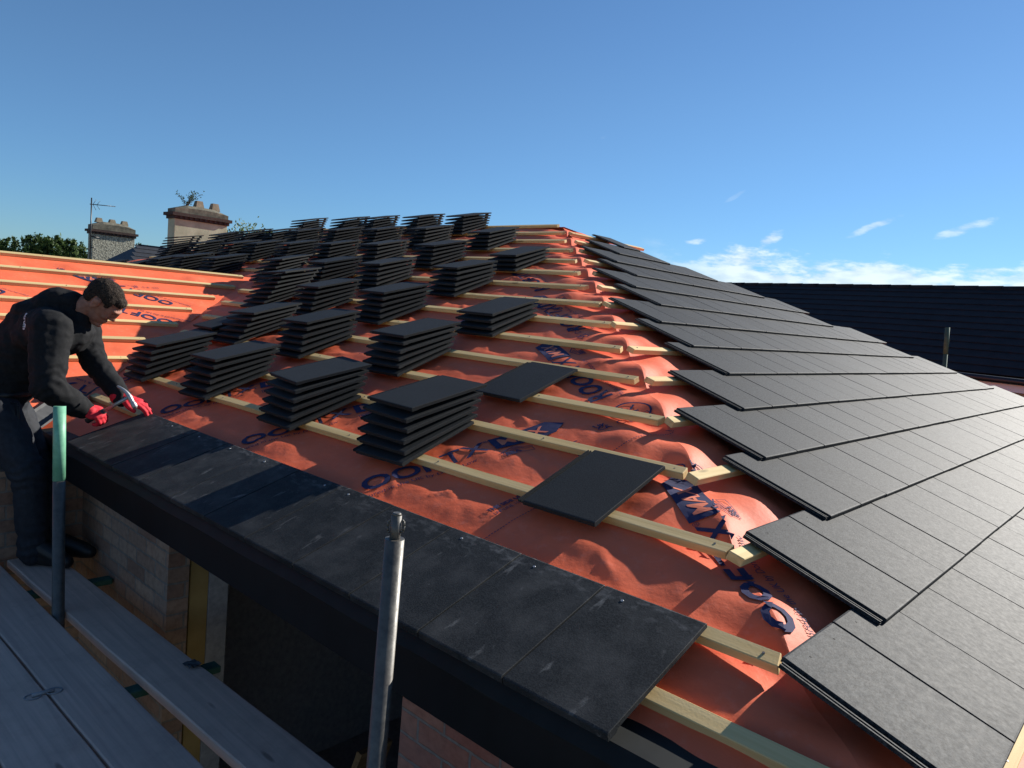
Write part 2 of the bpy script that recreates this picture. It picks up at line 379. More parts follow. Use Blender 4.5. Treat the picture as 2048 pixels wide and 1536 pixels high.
def fA(a, b):
    v = V0+(V1-V0)*b; hh = HP(v*CT)*a**6; u = 0.2656-v*CT+hh*ST*1.0-4.62*(1-a); return PA(u, v, memA(min(u, 0.2656-v*CT), v) if a < 1 else HP(v*CT))
sheet('roof_membrane', 290, 330, fA, house)['label'] = 'orange membrane on the shaded slope under the stacks of tiles'
def ULEFT(v): return -9.15-(V1-v)*CT
def fA2(a, b):
    v = 1.0+(V1-1.0)*b
    uu0 = ULEFT(v); uu1 = 0.2656-v*CT-4.62 if v > 2.447 else -6.65-(2.289-v*CT)
    uu = uu0+(uu1-uu0)*a
    return PA(uu, v, memA(uu, v))
sheet('roof_membrane', 130, 90, fA2, house)
def fB(a, b):
    v = -0.02+(5.16+0.02)*b; s0 = -0.339+v*CT; L = min(1.7, max(0.01, 2*(4.5-s0))); s_ = s0+L*a
    return PB(s_, v, memB(s_, v) if a > 0 else memA(0.2656-v*CT, v)*0.5+memB(s_, v)*0.5)
# the hip edge vertices of both sheets meet on the hip line
def fB_(a, b):
    v = V0+(5.16-V0)*b; s0 = -0.339+v*CT
    vb = v
    hh = HP((v-0.3625)*CT)*(1-a)**6
    L = min(1.6, max(0.01, 2*(4.5-s0))); s_ = s0+L*a
    h = memB(s_, vb) if a > 0 else HP((v-0.3625)*CT)
    return PB(s_-hh*ST, vb, h)
sheet('roof_membrane', 100, 320, fB_, house)['label'] = 'orange membrane folded over the hip towards the tiled slope'
def fB2(a, b):
    v = -0.02+5.16*b; s0 = -0.339+v*CT; L = max(0.02, 2*(4.5-s0)); s_ = s0+L*(0.1+0.9*a); return PB(s_, v, -0.062)
sheet('roof_membrane', 8, 20, fB2, house)
def fD(a, b):   # far slope
    v = -0.3+(V1+0.3)*b; x0 = 0.2656-v*CT; return Vector((x0-(9.15+x0)*a, 9.0-v*CT, v*ST-0.052))
sheet('roof_membrane', 8, 8, fD, house)
def fC(a, b):
    p = -0.40+(2.50+0.40)*b; x = -4.34-p*CT; yv = -4.34-x; y = -5.6+(yv+5.6+0.03)*a
    return PC(y, p, memC(y, p))
sheet('roof_membrane', 230, 120, fC, house)['label'] = 'bright orange sunlit membrane on the slope behind the man'
def fC2(a, b):
    x = -6.69-2.6*b; z = 0.845-(2.6*b)*TT; y = -5.6+(2.29+5.6-2.6*b)*a; return Vector((x, y, z-0.02))
sheet('roof_membrane', 6, 6, fC2, house)
def fE(a, b):
    v = 4.81*b; x = -9.15-(V1-v)*CT; return Vector((x, v*CT+(9.0-2*v*CT)*a, v*ST-0.052))
sheet('roof_membrane', 8, 12, fE, house)
# valley lap of dark felt with a grey liner in the bottom of the valley
bm = bmesh.new(); N_ = 60; rows = []
for i in range(N_+1):
    tt = i/N_; y = -0.43+tt*0.42
    c = Vector((-4.34-y, y, y*TT))
    prof = [(-0.085, 0.000), (-0.078, 0.010), (-0.070, -0.004), (-0.02, -0.026), (0.02, -0.026), (0.070, -0.004), (0.078, 0.010), (0.085, 0.000)]
    r_ = []
    for k, (o, h) in enumerate(prof):
        side = Vector((1, 1, 0)).normalized() if o > 0 else Vector((-1, -1, 0)).normalized()
        up_ = abs(o)*0.707*TT
        r_.append(bm.verts.new(c+side*abs(o)+Vector((0, 0, up_+h-0.012+0.004*fn(i*0.3, k)))))
    rows.append(r_)
for i in range(N_):
    for k in range(len(prof)-1): bm.faces.new((rows[i][k], rows[i][k+1], rows[i+1][k+1], rows[i+1][k]))
bmo('valley_liner', bm, M_VALLEY, house)

# battens (38 x 25 roofing laths) -------------------------------------------------
def batten(parent, org, e, up, n, L, wd=0.045, th=0.028, mt=M_BAT, end=0.0, end0=0.0, label=None, seed=0):
    """lath starting at org, running along e for L; its top face passes through org"""
    bm = bmesh.new(); rr = random.Random(seed)
    nseg = max(1, int(L/0.12)); rows = []
    for i in range(nseg+1):
        x = L*i/nseg; b_ = 0.0016*math.sin(x*2.3+seed)+0.0012*fn(x*3, seed*1.7); s_ = 0.002*fn(x*1.3+9, seed*0.9)
        sk = (end*(1 if i == nseg else 0)); sk0 = end0*(1 if i == 0 else 0)
        r_ = []
        for (a, c, kk) in ((0, -th, 0), (wd, -th, 1), (wd, 0, 1), (0, 0, 0)):
            r_.append(bm.verts.new(org+e*(x+sk*kk-sk0*kk)+up*(a+s_)+n*(c+b_)))
        rows.append(r_)
    for i in range(nseg):
        A, B = rows[i], rows[i+1]
        for k in range(4): bm.faces.new((A[k], B[k], B[(k+1) % 4], A[(k+1) % 4]))
    bm.faces.new(rows[0]); bm.faces.new(rows[-1][::-1])
    bmesh.ops.recalc_face_normals(bm, faces=bm.faces)
    es = [ed for ed in bm.edges if len(ed.link_faces) == 2 and ed.calc_face_angle() > 0.8]
    bev(bm, 0.0022, 1, es)
    x = L-0.045
    while x > max(0.02, L-4.5):          # a nail over every rafter
        c_ = org+e*x+up*(wd*0.5)+n*0.0005
        tube(bm, c_-n*0.003, c_+n*0.0016, 0.0036, 0.0036, 8, True, 1); x -= 0.60
    o = bmo('batten', bm, [mt, M_NAILD], parent)
    if label: o['label'] = label
    return o
endu = {2: 0.185, 3: -0.118, 4: -0.452, 5: -0.763, 6: -1.10, 7: -1.41, 8: -1.72, 9: -2.036, 10: -2.412, 11: -2.729, 12: -3.015, 13: -3.335, 14: -3.664, 15: -3.966, 16: -4.30}
V0B = -0.026
for k in range(1, 17):
    v = V0B+(k-2)*G if k > 1 else -0.262
    ue = endu.get(k, 0.42)
    ul = -4.34-v*CT+0.10
    if v > 2.42: ul = ULEFT(v)+0.1
    if k == 1: ul = -3.3
    batten(house, PA(ul, v, -0.0225 if k > 1 else -0.03), *EA, ue-ul, mt=M_BAT, end=-0.012*((k*7) % 5-2)/2, seed=k)
# battens of the sunny hip slope: ends showing between the hip and the tiles
stub = {0: -0.02, 1: 0.277, 2: 0.581, 3: 0.941, 4: 1.294, 5: 1.595, 6: 1.872, 7: 2.243, 8: 2.584}
S = [-0.0704, 0.4010, 0.8767, 1.0590, 1.5240, 1.9947, 2.1679, 2.3254, 2.8220, 2.9784, 3.4617, 3.6226, 4.1049, 4.6293]
for k in range(0, 14):
    v = k*G+0.348
    s0 = stub.get(k, -0.339+v*CT+0.07)
    batten(house, PB(s0, v, -0.0225), *EB, S[k]+0.9-s0, mt=M_BATY, end0=0.012*((k*5) % 3-1), seed=30+k)
batten(house, PB(-0.30, -0.03, -0.035), *EB, 1.2, mt=M_BATY, seed=77)
for k in range(8):      # slope over the man: laths parallel to the hip slope's
    p = 0.465+k*PCG*1.0
    if k > 6: break
    yend = [0.42, 0.66, 1.03, 1.28, 1.63, 1.98, 2.22][k]
    batten(house, PC(-5.5, p, -0.0205), Vector((0,1,0)), Vector((-CT,0,ST)), Vector((ST,0,CT)), yend+5.5, mt=M_BATY, wd=0.045, seed=50+k)
batten(house, PC(-5.5, 0.13, -0.0205), Vector((0,1,0)), Vector((-CT,0,ST)), Vector((ST,0,CT)), 5.32, mt=M_BATY, seed=59)
batten(house, PC(-5.5, -0.20, -0.0205), Vector((0,1,0)), Vector((-CT,0,ST)), Vector((ST,0,CT)), 4.85, mt=M_BATY, seed=61)

# fascia, tray, soffit
bm = bmesh.new(); box(bm, -3.93, 0.52, -0.375, -0.357, -0.352, -0.178); bev(bm, 0.003); bmo('fascia_board', bm, M_FASC, house)['label'] = 'long black fascia board under the front row of tiles'
bm = bmesh.new(); box(bm, -3.95, -3.93, -5.6, -0.36, -0.352, -0.178); bev(bm, 0.003); bmo('fascia_board', bm, M_FASC, house)
bm = bmesh.new(); box(bm, 0.50, 0.518, -0.357, 9.2, -0.352, -0.19); bev(bm, 0.003); bmo('fascia_board', bm, M_FASC, house)
bm = bmesh.new(); box(bm, -3.93, 0.50, -0.357, -0.2, -0.352, -0.342); bmo('soffit', bm, M_FASC, house)
def tray(p_in, p_mid, p_out, d, L):
    bm = bmesh.new(); n = 40; rr = []
    for i in range(n+1):
        x = L*i/n; w = 0.002*math.sin(i*1.1)
        q = [Vector(p_in)+Vector(d)*x, Vector(p_mid)+Vector(d)*x+Vector((0,0,w)), Vector(p_out)+Vector(d)*x+Vector((0,0,w)), Vector(p_out)+Vector(d)*x+Vector((0,0,w-0.004)), Vector(p_mid)+Vector(d)*x+Vector((0,0,w-0.005)), Vector(p_in)+Vector(d)*x+Vector((0,0,-0.005))]
        rr.append([bm.verts.new(a) for a in q])
    for i in range(n):
        for k in range(6): bm.faces.new((rr[i][k], rr[i][(k+1) % 6], rr[i+1][(k+1) % 6], rr[i+1][k]))
    bm.faces.new(rr[0][::-1]); bm.faces.new(rr[-1])
    bmesh.ops.recalc_face_normals(bm, faces=bm.faces)
    return bmo('eaves_tray', bm, M_TRAY, house)
tray((-3.9, -0.26, -0.158), (-3.9, -0.368, -0.168), (-3.9, -0.392, -0.202), (1, 0, 0), 4.42)
tray((-3.86, -0.40, -0.19), (-3.92, -0.40, -0.178), (-3.965, -0.40, -0.205), (0, -1, 0), 5.2)
# walls
def wall(name, x0, x1, y0, y1, z0, z1, mt, label=None):
    bm = bmesh.new(); box(bm, x0, x1, y0, y1, z0, z1); o = bmo(name, bm, mt, house)
    if label: o['label'] = label
    return o
zb = -2.9
wall('brick_wall', -3.70, -2.565, -0.200, -0.100, zb, -0.343, M_BRICK, 'weathered buff brick pier left of the opening')
wall('insulation', -3.60, -2.575, -0.088, 0.000, zb, -0.344, M_INSUL)
wall('blockwork', -3.60, -2.568, 0.004, 0.100, zb, -0.345, M_BLOCK)
wall('brick_wall', -0.872, 0.42, -0.200, -0.100, zb, -0.343, M_BRICKR, 'clean red brickwork right of the opening')
wall('blockwork', -0.86, 0.30, -0.088, 0.05, zb, -0.345, M_BLOCK)
wall('brick_wall', -3.90, -3.702, -6.0, -0.19, zb, -0.346, M_BRICK)
wall('brick_wall', 0.318, 0.42, -0.098, 9.2, zb, -0.343, M_BRICK)
wall('brick_wall', -14, 0.42, 9.2, 9.3, zb, -0.1, M_BRICK)
wall('blockwork', -3.84, 0.30, 2.6, 2.7, zb, -0.35, M_BLOCK)
wall('blockwork', -3.95, -3.85, 0.0, 2.6, zb, -0.2, M_BLOCK)
bm = bmesh.new(); box(bm, -3.84, 0.31, 0.11, 2.59, -2.885, -2.84); bmo('floor_slab', bm, M_BLOCK, house)
for i in range(7):
    x = -3.5+i*0.6; Lr = min(2.6, (0.2656-x)/CT-0.12)
    if Lr < 0.4: continue
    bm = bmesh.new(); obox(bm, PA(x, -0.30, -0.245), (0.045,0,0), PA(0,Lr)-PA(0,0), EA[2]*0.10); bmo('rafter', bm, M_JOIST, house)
for i in range(6):
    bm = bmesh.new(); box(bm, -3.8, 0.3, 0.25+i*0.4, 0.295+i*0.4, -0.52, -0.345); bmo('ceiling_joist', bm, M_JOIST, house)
for (a, b, c) in ((-2.2, 0.5, -1.9), (-1.7, 0.9, -2.0), (-2.1, 1.4, -2.2)):
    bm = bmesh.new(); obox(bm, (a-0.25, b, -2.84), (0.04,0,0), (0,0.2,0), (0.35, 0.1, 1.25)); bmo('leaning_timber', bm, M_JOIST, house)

# printed lettering on the membrane -----------------------------------------------
def text_bm(s, size, align='LEFT', off=0.0, sx_=1.0):
    cu = bpy.data.curves.new('t', 'FONT'); cu.body = s; cu.size = size; cu.align_x = align; cu.offset = off; cu.resolution_u = 3
    o = bpy.data.objects.new('t', cu); col.objects.link(o)
    dg = bpy.context.evaluated_depsgraph_get(); me = bpy.data.meshes.new_from_object(o.evaluated_get(dg))
    bm = bmesh.new(); bm.from_mesh(me); bpy.data.objects.remove(o); bpy.data.meshes.remove(me); bpy.data.curves.remove(cu)
    for v in bm.verts: v.co.x *= sx_
    return bm
def into(dst, src, dx=0, dy=0, mi=0, lift=0.0):
    mp = {}
    for v in src.verts: mp[v] = dst.verts.new((v.co.x+dx, v.co.y+dy, lift))
    for f in src.faces:
        try: nf = dst.faces.new([mp[v] for v in f.verts]); nf.material_index = mi
        except ValueError: pass
    src.free()
def poly(dst, pts, mi=0, lift=0.0):
    f = dst.faces.new([dst.verts.new((x, y, lift)) for x, y in pts]); f.material_index = mi
def lines(dst, pts, w, mi=0, lift=0.0, close=False):
    n = len(pts); rng = range(n if close else n-1)
    for i in rng:
        a = Vector(pts[i]); b = Vector(pts[(i+1) % n]); d = (b-a).normalized(); q = Vector((-d.y, d.x))*w/2
        poly(dst, [tuple(a-q), tuple(b-q), tuple(b+q), tuple(a+q)], mi, lift)
def logo_line(kind='full'):
    """2-D artwork, x along the reading direction, cap height about 0.105"""
    bm = bmesh.new()
    if 'R' in kind:
        into(bm, text_bm('R', 0.150, off=0.004), -0.105, 0)
    into(bm, text_bm('OOF', 0.150, off=0.004), 0.0, 0)
    into(bm, text_bm('TX', 0.150, off=0.0015), 0.335, 0)
    into(bm, text_bm('®', 0.03), 0.530, 0.085)
    poly(bm, [(0.555,-0.012),(0.82,-0.012),(0.885,0.048),(0.82,0.112),(0.555,0.112)])
    into(bm, text_bm('MAX', 0.100, off=0.0015), 0.58, 0.015, 1, 0.0012)
    into(bm, text_bm('Manufactured in the UK by Don & Low', 0.036), -0.12, -0.055)
    # certification mark: small roof over three letters
    x, y = 0.56, -0.10
    lines(bm, [(x,y),(x+0.125,y),(x+0.125,y+0.032),(x,y+0.032)], 0.0028, close=True)
    into(bm, text_bm('BBA', 0.036, off=0.001), x+0.006, y+0.004)
    lines(bm, [(x-0.006,y+0.038),(x+0.06,y+0.072),(x+0.132,y+0.038)], 0.005)
    for i in range(4): lines(bm, [(x+0.03+i*0.006,y+0.040+i*0.006),(x+0.095-i*0.006,y+0.040+i*0.006)], 0.0025)
    return bm
def emblem():
    bm = bmesh.new(); n = 28
    for i in range(n):
        a, b = 2*math.pi*i/n, 2*math.pi*(i+1)/n
        poly(bm, [(0.085*math.cos(a),0.085*math.sin(a)),(0.085*math.cos(b),0.085*math.sin(b)),(0.076*math.cos(b),0.076*math.sin(b)),(0.076*math.cos(a),0.076*math.sin(a))])
    lines(bm, [(-0.045,-0.03),(0.0,0.035),(0.0,-0.03)], 0.010); lines(bm, [(0.0,0.03),(0.05,0.03)], 0.010); lines(bm, [(0.02,0.0),(0.055,-0.03)], 0.010)
    return bm
def marks():
    bm = bmesh.new(); into(bm, text_bm('UK', 0.045, off=0.001), 0, 0.032); into(bm, text_bm('CA', 0.045, off=0.001), 0, 0)
    into(bm, text_bm('C E', 0.055), 0.10, 0.01)
    lines(bm, [(0.22,0.0),(0.27,0.0),(0.27,0.05),(0.22,0.05)], 0.003, close=True); into(bm, text_bm('5', 0.03), 0.235, 0.012)
    return bm
def side_note():
    bm = bmesh.new(); into(bm, text_bm('THIS SIDE UP', 0.026, off=0.001), 0, 0.035); into(bm, text_bm('LAP LINE 150', 0.022), 0, 0.005)
    return bm
HN = math.hypot(CT, 1.0)
def wrap(a, b, l, plane, fm):
    if plane is PB:
        pa, pb = a, b-0.3625; al = (pa*CT+pb)/HN; pe = (pa-pb*CT)/HN
        if pe < 0:      # past the hip: fold onto the other sheet
            a, b = 0.2656+(-CT*al + (-1)*(-pe))/HN, (al+(-CT)*(-pe))/HN
            return PA(a, b, memA(a, b)+0.0040+l)
    elif plane is PA:
        pa, pb = a-0.2656, b; al = (-pa*CT+pb)/HN; pe = (-pa-pb*CT)/HN
        if pe < 0:
            a, b = (CT*al+(-pe))/HN, 0.3625+(al-CT*(-pe))/HN
            return PB(a, b, memB(a, b)+0.0040+l)
    return plane(a, b, fm(a, b)+0.0040+l)
def put(bm, o, ang, plane, fm, flip=False, name='printed_lettering', sc=1.0):
    """drape artwork over a sheet: o = (a,b) on the plane, ang = reading direction"""
    ca, sa = math.cos(ang), math.sin(ang)
    for v in bm.verts:
        x, y = v.co.x*sc, v.co.y*sc
        v.co.x, v.co.y = o[0]+x*ca-y*sa, o[1]+x*sa+y*ca
    st = 0.024
    xs = [v.co.x for v in bm.verts]; ys = [v.co.y for v in bm.verts]
    for ax, (lo, hi) in ((0, (min(xs), max(xs))), (1, (min(ys), max(ys)))):
        t0 = math.floor(lo/st)*st
        while t0 < hi:
            co = (t0, 0, 0) if ax == 0 else (0, t0, 0); no = (1,0,0) if ax == 0 else (0,1,0)
            bmesh.ops.bisect_plane(bm, geom=bm.verts[:]+bm.edges[:]+bm.faces[:], plane_co=co, plane_no=no); t0 += st
    for v in bm.verts:
        l = v.co.z; a, b = v.co.x, v.co.y
        v.co = wrap(a, b, l, plane, fm)
    bmesh.ops.recalc_face_normals(bm, faces=bm.faces)
    return bmo(name, bm, [M_INK, M_INKO], house)
a3 = math.atan2(0.485, 0.24)
for u0 in (-4.46, -3.40, -2.475, -1.515, -5.4):
    put(logo_line(), (u0+0.02, 0.055), a3, PA, memA)
for u0 in (-3.0, -3.95, -4.9):
    put(logo_line(), (u0, 1.30), a3, PA, memA)
put(marks(), (-1.02, 0.70), a3-1.571, PA, memA); put(marks(), (-1.98, 0.72), a3-1.571, PA, memA)
ah = math.atan2(0.56, -0.82)
put(logo_line('R'), (-1.19, 1.235), ah, PA, memA, sc=1.0)
put(emblem(), (-0.955, 1.10), ah, PA, memA)
put(marks(), (-1.74, 1.86), ah, PA, memA)
put(logo_line('R'), (-1.95, 2.05), ah, PA, memA); put(marks(), (-2.28, 2.30), ah, PA, memA)
put(logo_line('R'), (-2.8, 2.75), ah, PA, memA); put(marks(), (-0.95, 0.86), 1.2, PA, memA)
put(side_note(), (-0.885, 0.165), 1.45, PA, memA)
bm = bmesh.new()
for i in range(34): lines(bm, [(i*0.0125, 0), (i*0.0125+0.008, 0)], 0.0035)
put(bm, (-0.835, 0.03), 1.45, PA, memA)
bm = bmesh.new()
for i in range(30): lines(bm, [(i*0.0125, 0), (i*0.0125+0.008, 0)], 0.0035)
put(bm, (-0.80, 0.74), 1.30, PA, memA)
# same print seen where the sheet laps over the hip
ab = math.atan2(0.38, 0.24)
put(logo_line(), (0.175, 0.45), 0.95, PB, memB)
put(marks(), (0.80, 1.12), 2.2, PB, memB)

for y0, p0, an in ((0.0, 0.55, 2.5), (-0.05, 1.62, 2.4), (1.2, 1.62, 2.4), (-1.0, 0.6, 2.5), (0.35, -0.10, 2.5), (1.05, 1.25, 2.6)):
    put(logo_line(), (y0, p0), an, lambda a, b, h: PC(a, b, h), memC)
put(marks(), (0.42, 2.20), -0.4, lambda a, b, h: PC(a, b, h), memC); put(marks(), (0.95, 1.92), 0.0, lambda a, b, h: PC(a, b, h), memC, sc=0.8)
put(side_note(), (-0.02, 2.12), 0.0, lambda a, b, h: PC(a, b, h), memC)

# ------------------------------------------------------------------ roof tiles
def tile_mesh(lip=0.0155):
    bm = bmesh.new(); Wt = W-0.0048
    # body: cross-section stations from tail (y=0) to head (y=.42)
    st = [(0.0, -0.0030, -lip), (0.0010, -0.0014, -lip-0.0004), (0.0022, -0.0005, -lip-0.0004), (0.006, 0.0, -lip-0.0004), (0.030, 0.0, -lip-0.0004), (0.036, 0.0, -0.0135), (0.395, 0.0, -0.0135), (0.415, 0.0, -0.0135), (0.42, -0.002, -0.0135)]
    rows = []
    for (y, zt, zb_) in st:
        jit = 0.0005*math.sin(y*90)
        rows.append([bm.verts.new(p) for p in ((0.0, y, zb_), (Wt, y, zb_), (Wt, y, zt-0.0012), (Wt-0.0014, y, zt), (0.0014, y, zt), (0.0, y, zt-0.0012))])
    n = 6
    for a, b in zip(rows[:-1], rows[1:]):
        for k in range(n): bm.faces.new((a[k], a[(k+1) % n], b[(k+1) % n], b[k]))
    bm.faces.new(rows[0][::-1]); bm.faces.new(rows[-1])
    # underlap with two ribs on the left
    box(bm, -0.028, -0.0002, 0.006, 0.413, -0.0140, -0.0105)
    for x in (-0.028, -0.0165): 
        v, f = box(bm, x, x+0.0042, 0.0065, 0.4125, -0.0104, -0.0042)
    # bars below the tail and two nibs below the head
    for x in (0.03, 0.13, 0.23): box(bm, x, x+0.035, 0.050, 0.062, -0.0165, -0.0136)
    for x in (0.045, 0.215): box(bm, x, x+0.045, 0.397, 0.411, -0.030, -0.0136)
    # two nail holes near the head
    for x in (0.075, 0.225):
        c = [bm.verts.new((x+0.0030*math.cos(a), 0.385+0.0030*math.sin(a), 0.0003)) for a in [i*math.pi/4 for i in range(8)]]
        f = bm.faces.new(c); f.material_index = 1
        b_ = [bm.verts.new((q.co.x, q.co.y, -0.002)) for q in c]
        for i in range(8): bm.faces.new((c[i], b_[i], b_[(i+1) % 8], c[(i+1) % 8])).material_index = 1
    bmesh.ops.recalc_face_normals(bm, faces=[f for f in bm.faces if f.material_index == 0])
    me = bpy.data.meshes.new('roof_tile'); bm.to_mesh(me); bm.free(); return me
TM = tile_mesh(); TM.materials.append(M_TILES); TM.materials.append(M_HOLE)
TMB = tile_mesh(0.0200); TMB.materials.append(M_TILE); TMB.materials.append(M_HOLE)
TMD = TMB.copy(); TMD.materials.clear(); TMD.materials.append(M_TILED); TMD.materials.append(M_HOLE)
def place_tile(name, mesh, org, e1, e2, n, tilt=0.0, yaw=0.0):
    """tail-left top corner at org; tilt lifts the tail, yaw turns it in the plane"""
    base = Matrix((e1, e2, n)).transposed().to_4x4()
    mw = Matrix.Translation(org) @ base @ Matrix.Rotation(yaw, 4, 'Z') @ Matrix.Rotation(-tilt, 4, 'X')
    o = bpy.data.objects.new(name, mesh); col.objects.link(o); o.matrix_world = mw
    return o
ORD = ['first','second','third','fourth','fifth','sixth','seventh','eighth','ninth','tenth','eleventh','twelfth','thirteenth','fourteenth','fifteenth','sixteenth','seventeenth','eighteenth','nineteenth','twentieth']
def ordn(i): return ORD[i] if i < 20 else 'twenty-'+ORD[i-20]
# sunlit hip slope
endB = [8.6, 8.4, 8.0, 7.85, 7.386, 7.255, 6.875, 6.754, 6.30, 6.267, 5.797, 5.572, 5.156, 4.998]
rj = random.Random(5)
CAMP = cam.matrix_world.translation
def in_view(P, mar=1.0):
    d = P-CAMP; z = d.dot(_f)
    if z < 0.1: return False
    x = d.dot(CR)/z*1487.46; y = -d.dot(CU)/z*1487.46
    return abs(x) < 1024+120*mar and abs(y) < 768+120*mar
tail_lift = math.asin(0.0204/0.42)
for k in range(14):
    nt_ = max(1, round((endB[k]-S[k])/W)); row = []
    for j in range(nt_):
        s_ = S[k]+j*W
        if not any(in_view(PB(s_+a, k*G+b)) for a in (0, W) for b in (0, 0.42)): continue
        row.append((j, s_))
    for idx, (j, s_) in enumerate(row):
        o = place_tile('laid_tile', TMB, PB(s_, k*G+rj.uniform(-0.0012, 0.0012), 0.0204+rj.uniform(-0.0006, 0.0012)), *EB, tilt=tail_lift+rj.uniform(-0.002, 0.002), yaw=rj.uniform(-0.0015, 0.0015))
        tag(o, '%s grey tile from the left end of the %s tiled course up the sunlit slope' % (ordn(j), ordn(k)), 'roof tile', 'tiles laid on the sunlit hip slope')
# eaves course on the shaded slope, nailed
nail_bm = bmesh.new(); tube(nail_bm, (0,0,-0.001), (0,0,0.0012), 0.0048, 0.0040, 12)
NAIL = bpy.data.meshes.new('nail'); nail_bm.to_mesh(nail_bm and NAIL); nail_bm.free(); NAIL.materials.append(M_NAIL)
for j in range(11):
    o = place_tile('laid_tile', TMD, PA(-(j+1)*W, -0.42, 0.0125), *EA, tilt=math.asin(0.0125/0.42)+rj.uniform(-0.002,0.002), yaw=rj.uniform(-0.002,0.002))
    lab = {0: 'dusty dark tile at the right-hand end of the front eaves row', 10: 'shaded tile under the red gloves at the left end of the eaves row'}.get(j, '%s dusty tile from the right-hand end of the front eaves row' % ordn(j))
    tag(o, lab, 'roof tile', 'tiles nailed along the front eave')
    if j < 10:
        nl = bpy.data.objects.new('nail', NAIL); col.objects.link(nl); nl.parent = o; nl.location = ((0.075 if j != 5 else 0.225), 0.385, 0.0006)
# stacks of loose tiles
rs = random.Random(21)
RN = ['lowest', 'second', 'third', 'fourth', 'fifth', 'sixth', 'top']
stacks = {   # row -> list of (u of bottom tile, number of tiles, final yaw)
 0: [(-1.757, 6, -4), (-2.59, 6, -3.5), (-3.52, 6, -2), (-4.36, 6, 2)],
 1: [(-2.64, 6, -2), (-3.58, 6, 1), (-4.44, 6, 5), (-4.80, 3, 3)],
 2: [(-2.57, 4, -3), (-3.63, 6, -2), (-4.50, 6, 1), (-5.28, 8, 7)],
 3: [(-3.58, 6, -2), (-4.56, 6, -1), (-5.38, 6, 0), (-6.35, 6, 8), (-7.55, 6, 2), (-8.38, 6, 3), (-9.1, 5, 2), (-9.85, 3, 3), (-10.9, 2, 3)],
 4: [(-3.60, 4, -3), (-4.62, 6, -2), (-5.47, 6, 0), (-6.27, 6, 1), (-7.10, 6, 2), (-7.85, 6, 3), (-8.45, 6, 3), (-9.35, 6, 4), (-10.3, 8, 7)],
 5: [(-4.56, 5, -2), (-5.53, 6, -1), (-6.37, 6, 0), (-7.16, 6, 1), (-7.96, 6, 2), (-8.62, 6, 3), (-9.3, 6, 3), (-10.1, 5, 4)],
 6: [(-5.60, 6, -2), (-6.42, 6, 0), (-7.28, 6, 1), (-7.90, 6, 3), (-8.92, 6, 4)],
}
nloose = 0
for r_, lst in stacks.items():
    for ci, (u0, n, yw) in enumerate(lst):
        v0 = 0.235+r_*2*G + (0.0 if r_ else 0.0) + rs.uniform(-0.012, 0.012)
        base_y = R(rs.uniform(-2.2, 2.2)); dsh = rs.uniform(-0.004, 0.004)
        if abs(yw) >= 5: base_y = R(yw*0.5)
        for i in range(n):
            fr = i/max(5, n-1)
            o = place_tile('loose_tile', TM, PA(u0-0.016*i*(1 if yw < 5 else -0.4)+dsh*i+rs.uniform(-0.006,0.006), v0+0.034*i+rs.uniform(-0.004,0.004), 0.0+0.0325*i),
                           *EA, tilt=R(1.45)*i, yaw=base_y+R(yw)*fr+R(rs.uniform(-1.3,1.3)))
            lv = 'top' if i == n-1 else ('bottom' if i == 0 else ordn(n-1-i)+'-from-top')
            rowtxt = 'row nearest the eave' if r_ == 0 else ('skyline row' if r_ == 6 else '%s row up the slope' % ordn(r_))
            tag(o, '%s tile of the %s stack from the right, %s' % (lv, ordn(ci), rowtxt), 'loose tile', 'loose dark tiles stacked over the shaded slope')
            nloose += 1
o = place_tile('loose_tile', TM, PA(-0.815, 0.232, 0.003), *EA, tilt=R(0.6), yaw=R(0.3))
tag(o, 'single dark tile lying flat on the battens, nearest the hip and camera', 'loose tile', 'single loose tiles lying on the battens')
o = place_tile('loose_tile', TM, PA(-1.725, 0.915, 0.003), *EA, tilt=R(0.6), yaw=R(-1.5))
tag(o, 'single dark tile lying flat just right of the nearest tall stacks', 'loose tile', 'single loose tiles lying on the battens')
import time; print("loose", nloose, time.process_time())

# ------------------------------------------------------------------ scaffold
def board(y_at, slope, x0, x1, wd=0.225, label='', seed=0, z=-0.80):
    bm = bmesh.new(); n = 40; rr = random.Random(seed)
    rows = []
    for i in range(n+1):
        x = x0+(x1-x0)*i/n; y = y_at+slope*(x-x0)
        w = 0.0025*fn(x*4, seed*3.3); w2 = 0.0025*fn(x*5, seed*5.1+7); zz = z+0.0015*fn(x*1.5, seed)
        rows.append([bm.verts.new(p) for p in ((x, y+w, zz-0.036), (x, y+wd+w2, zz-0.036), (x, y+wd+w2, zz-0.004), (x, y+wd-0.005+w2, zz), (x, y+0.005+w, zz), (x, y+w, zz-0.004))])
    for a, b in zip(rows[:-1], rows[1:]):
        for k in range(6): bm.faces.new((a[k], a[(k+1) % 6], b[(k+1) % 6], b[k]))
    bm.faces.new(rows[0][::-1]); bm.faces.new(rows[-1])
    bmesh.ops.recalc_face_normals(bm, faces=bm.faces)
    return tag(bmo('scaffold_board', bm, M_BOARD), label, 'board', 'scaffold boards of the working platform')
b1 = board(-0.842, 0.0135, -4.3, 1.2, 0.214, 'scaffold board along the gap beside the two poles, joined by a metal clip', 1)
b2 = board(-1.076, 0.0135, -4.3, 1.2, 0.226, 'scaffold board on the camera side of the clipped board', 2)
board(-1.308, 0.0135, -4.3, 1.2, 0.224, 'scaffold board in the bottom left corner of the photo, furthest from the wall', 3)
board(-1.540, 0.0135, -4.3, 1.2, 0.224, 'scaffold board underfoot below the photographer', 4)
board(-0.578, 0.034, -3.62, 0.7, 0.214, 'single inner board beside the brick wall with the boots on its end', 5)
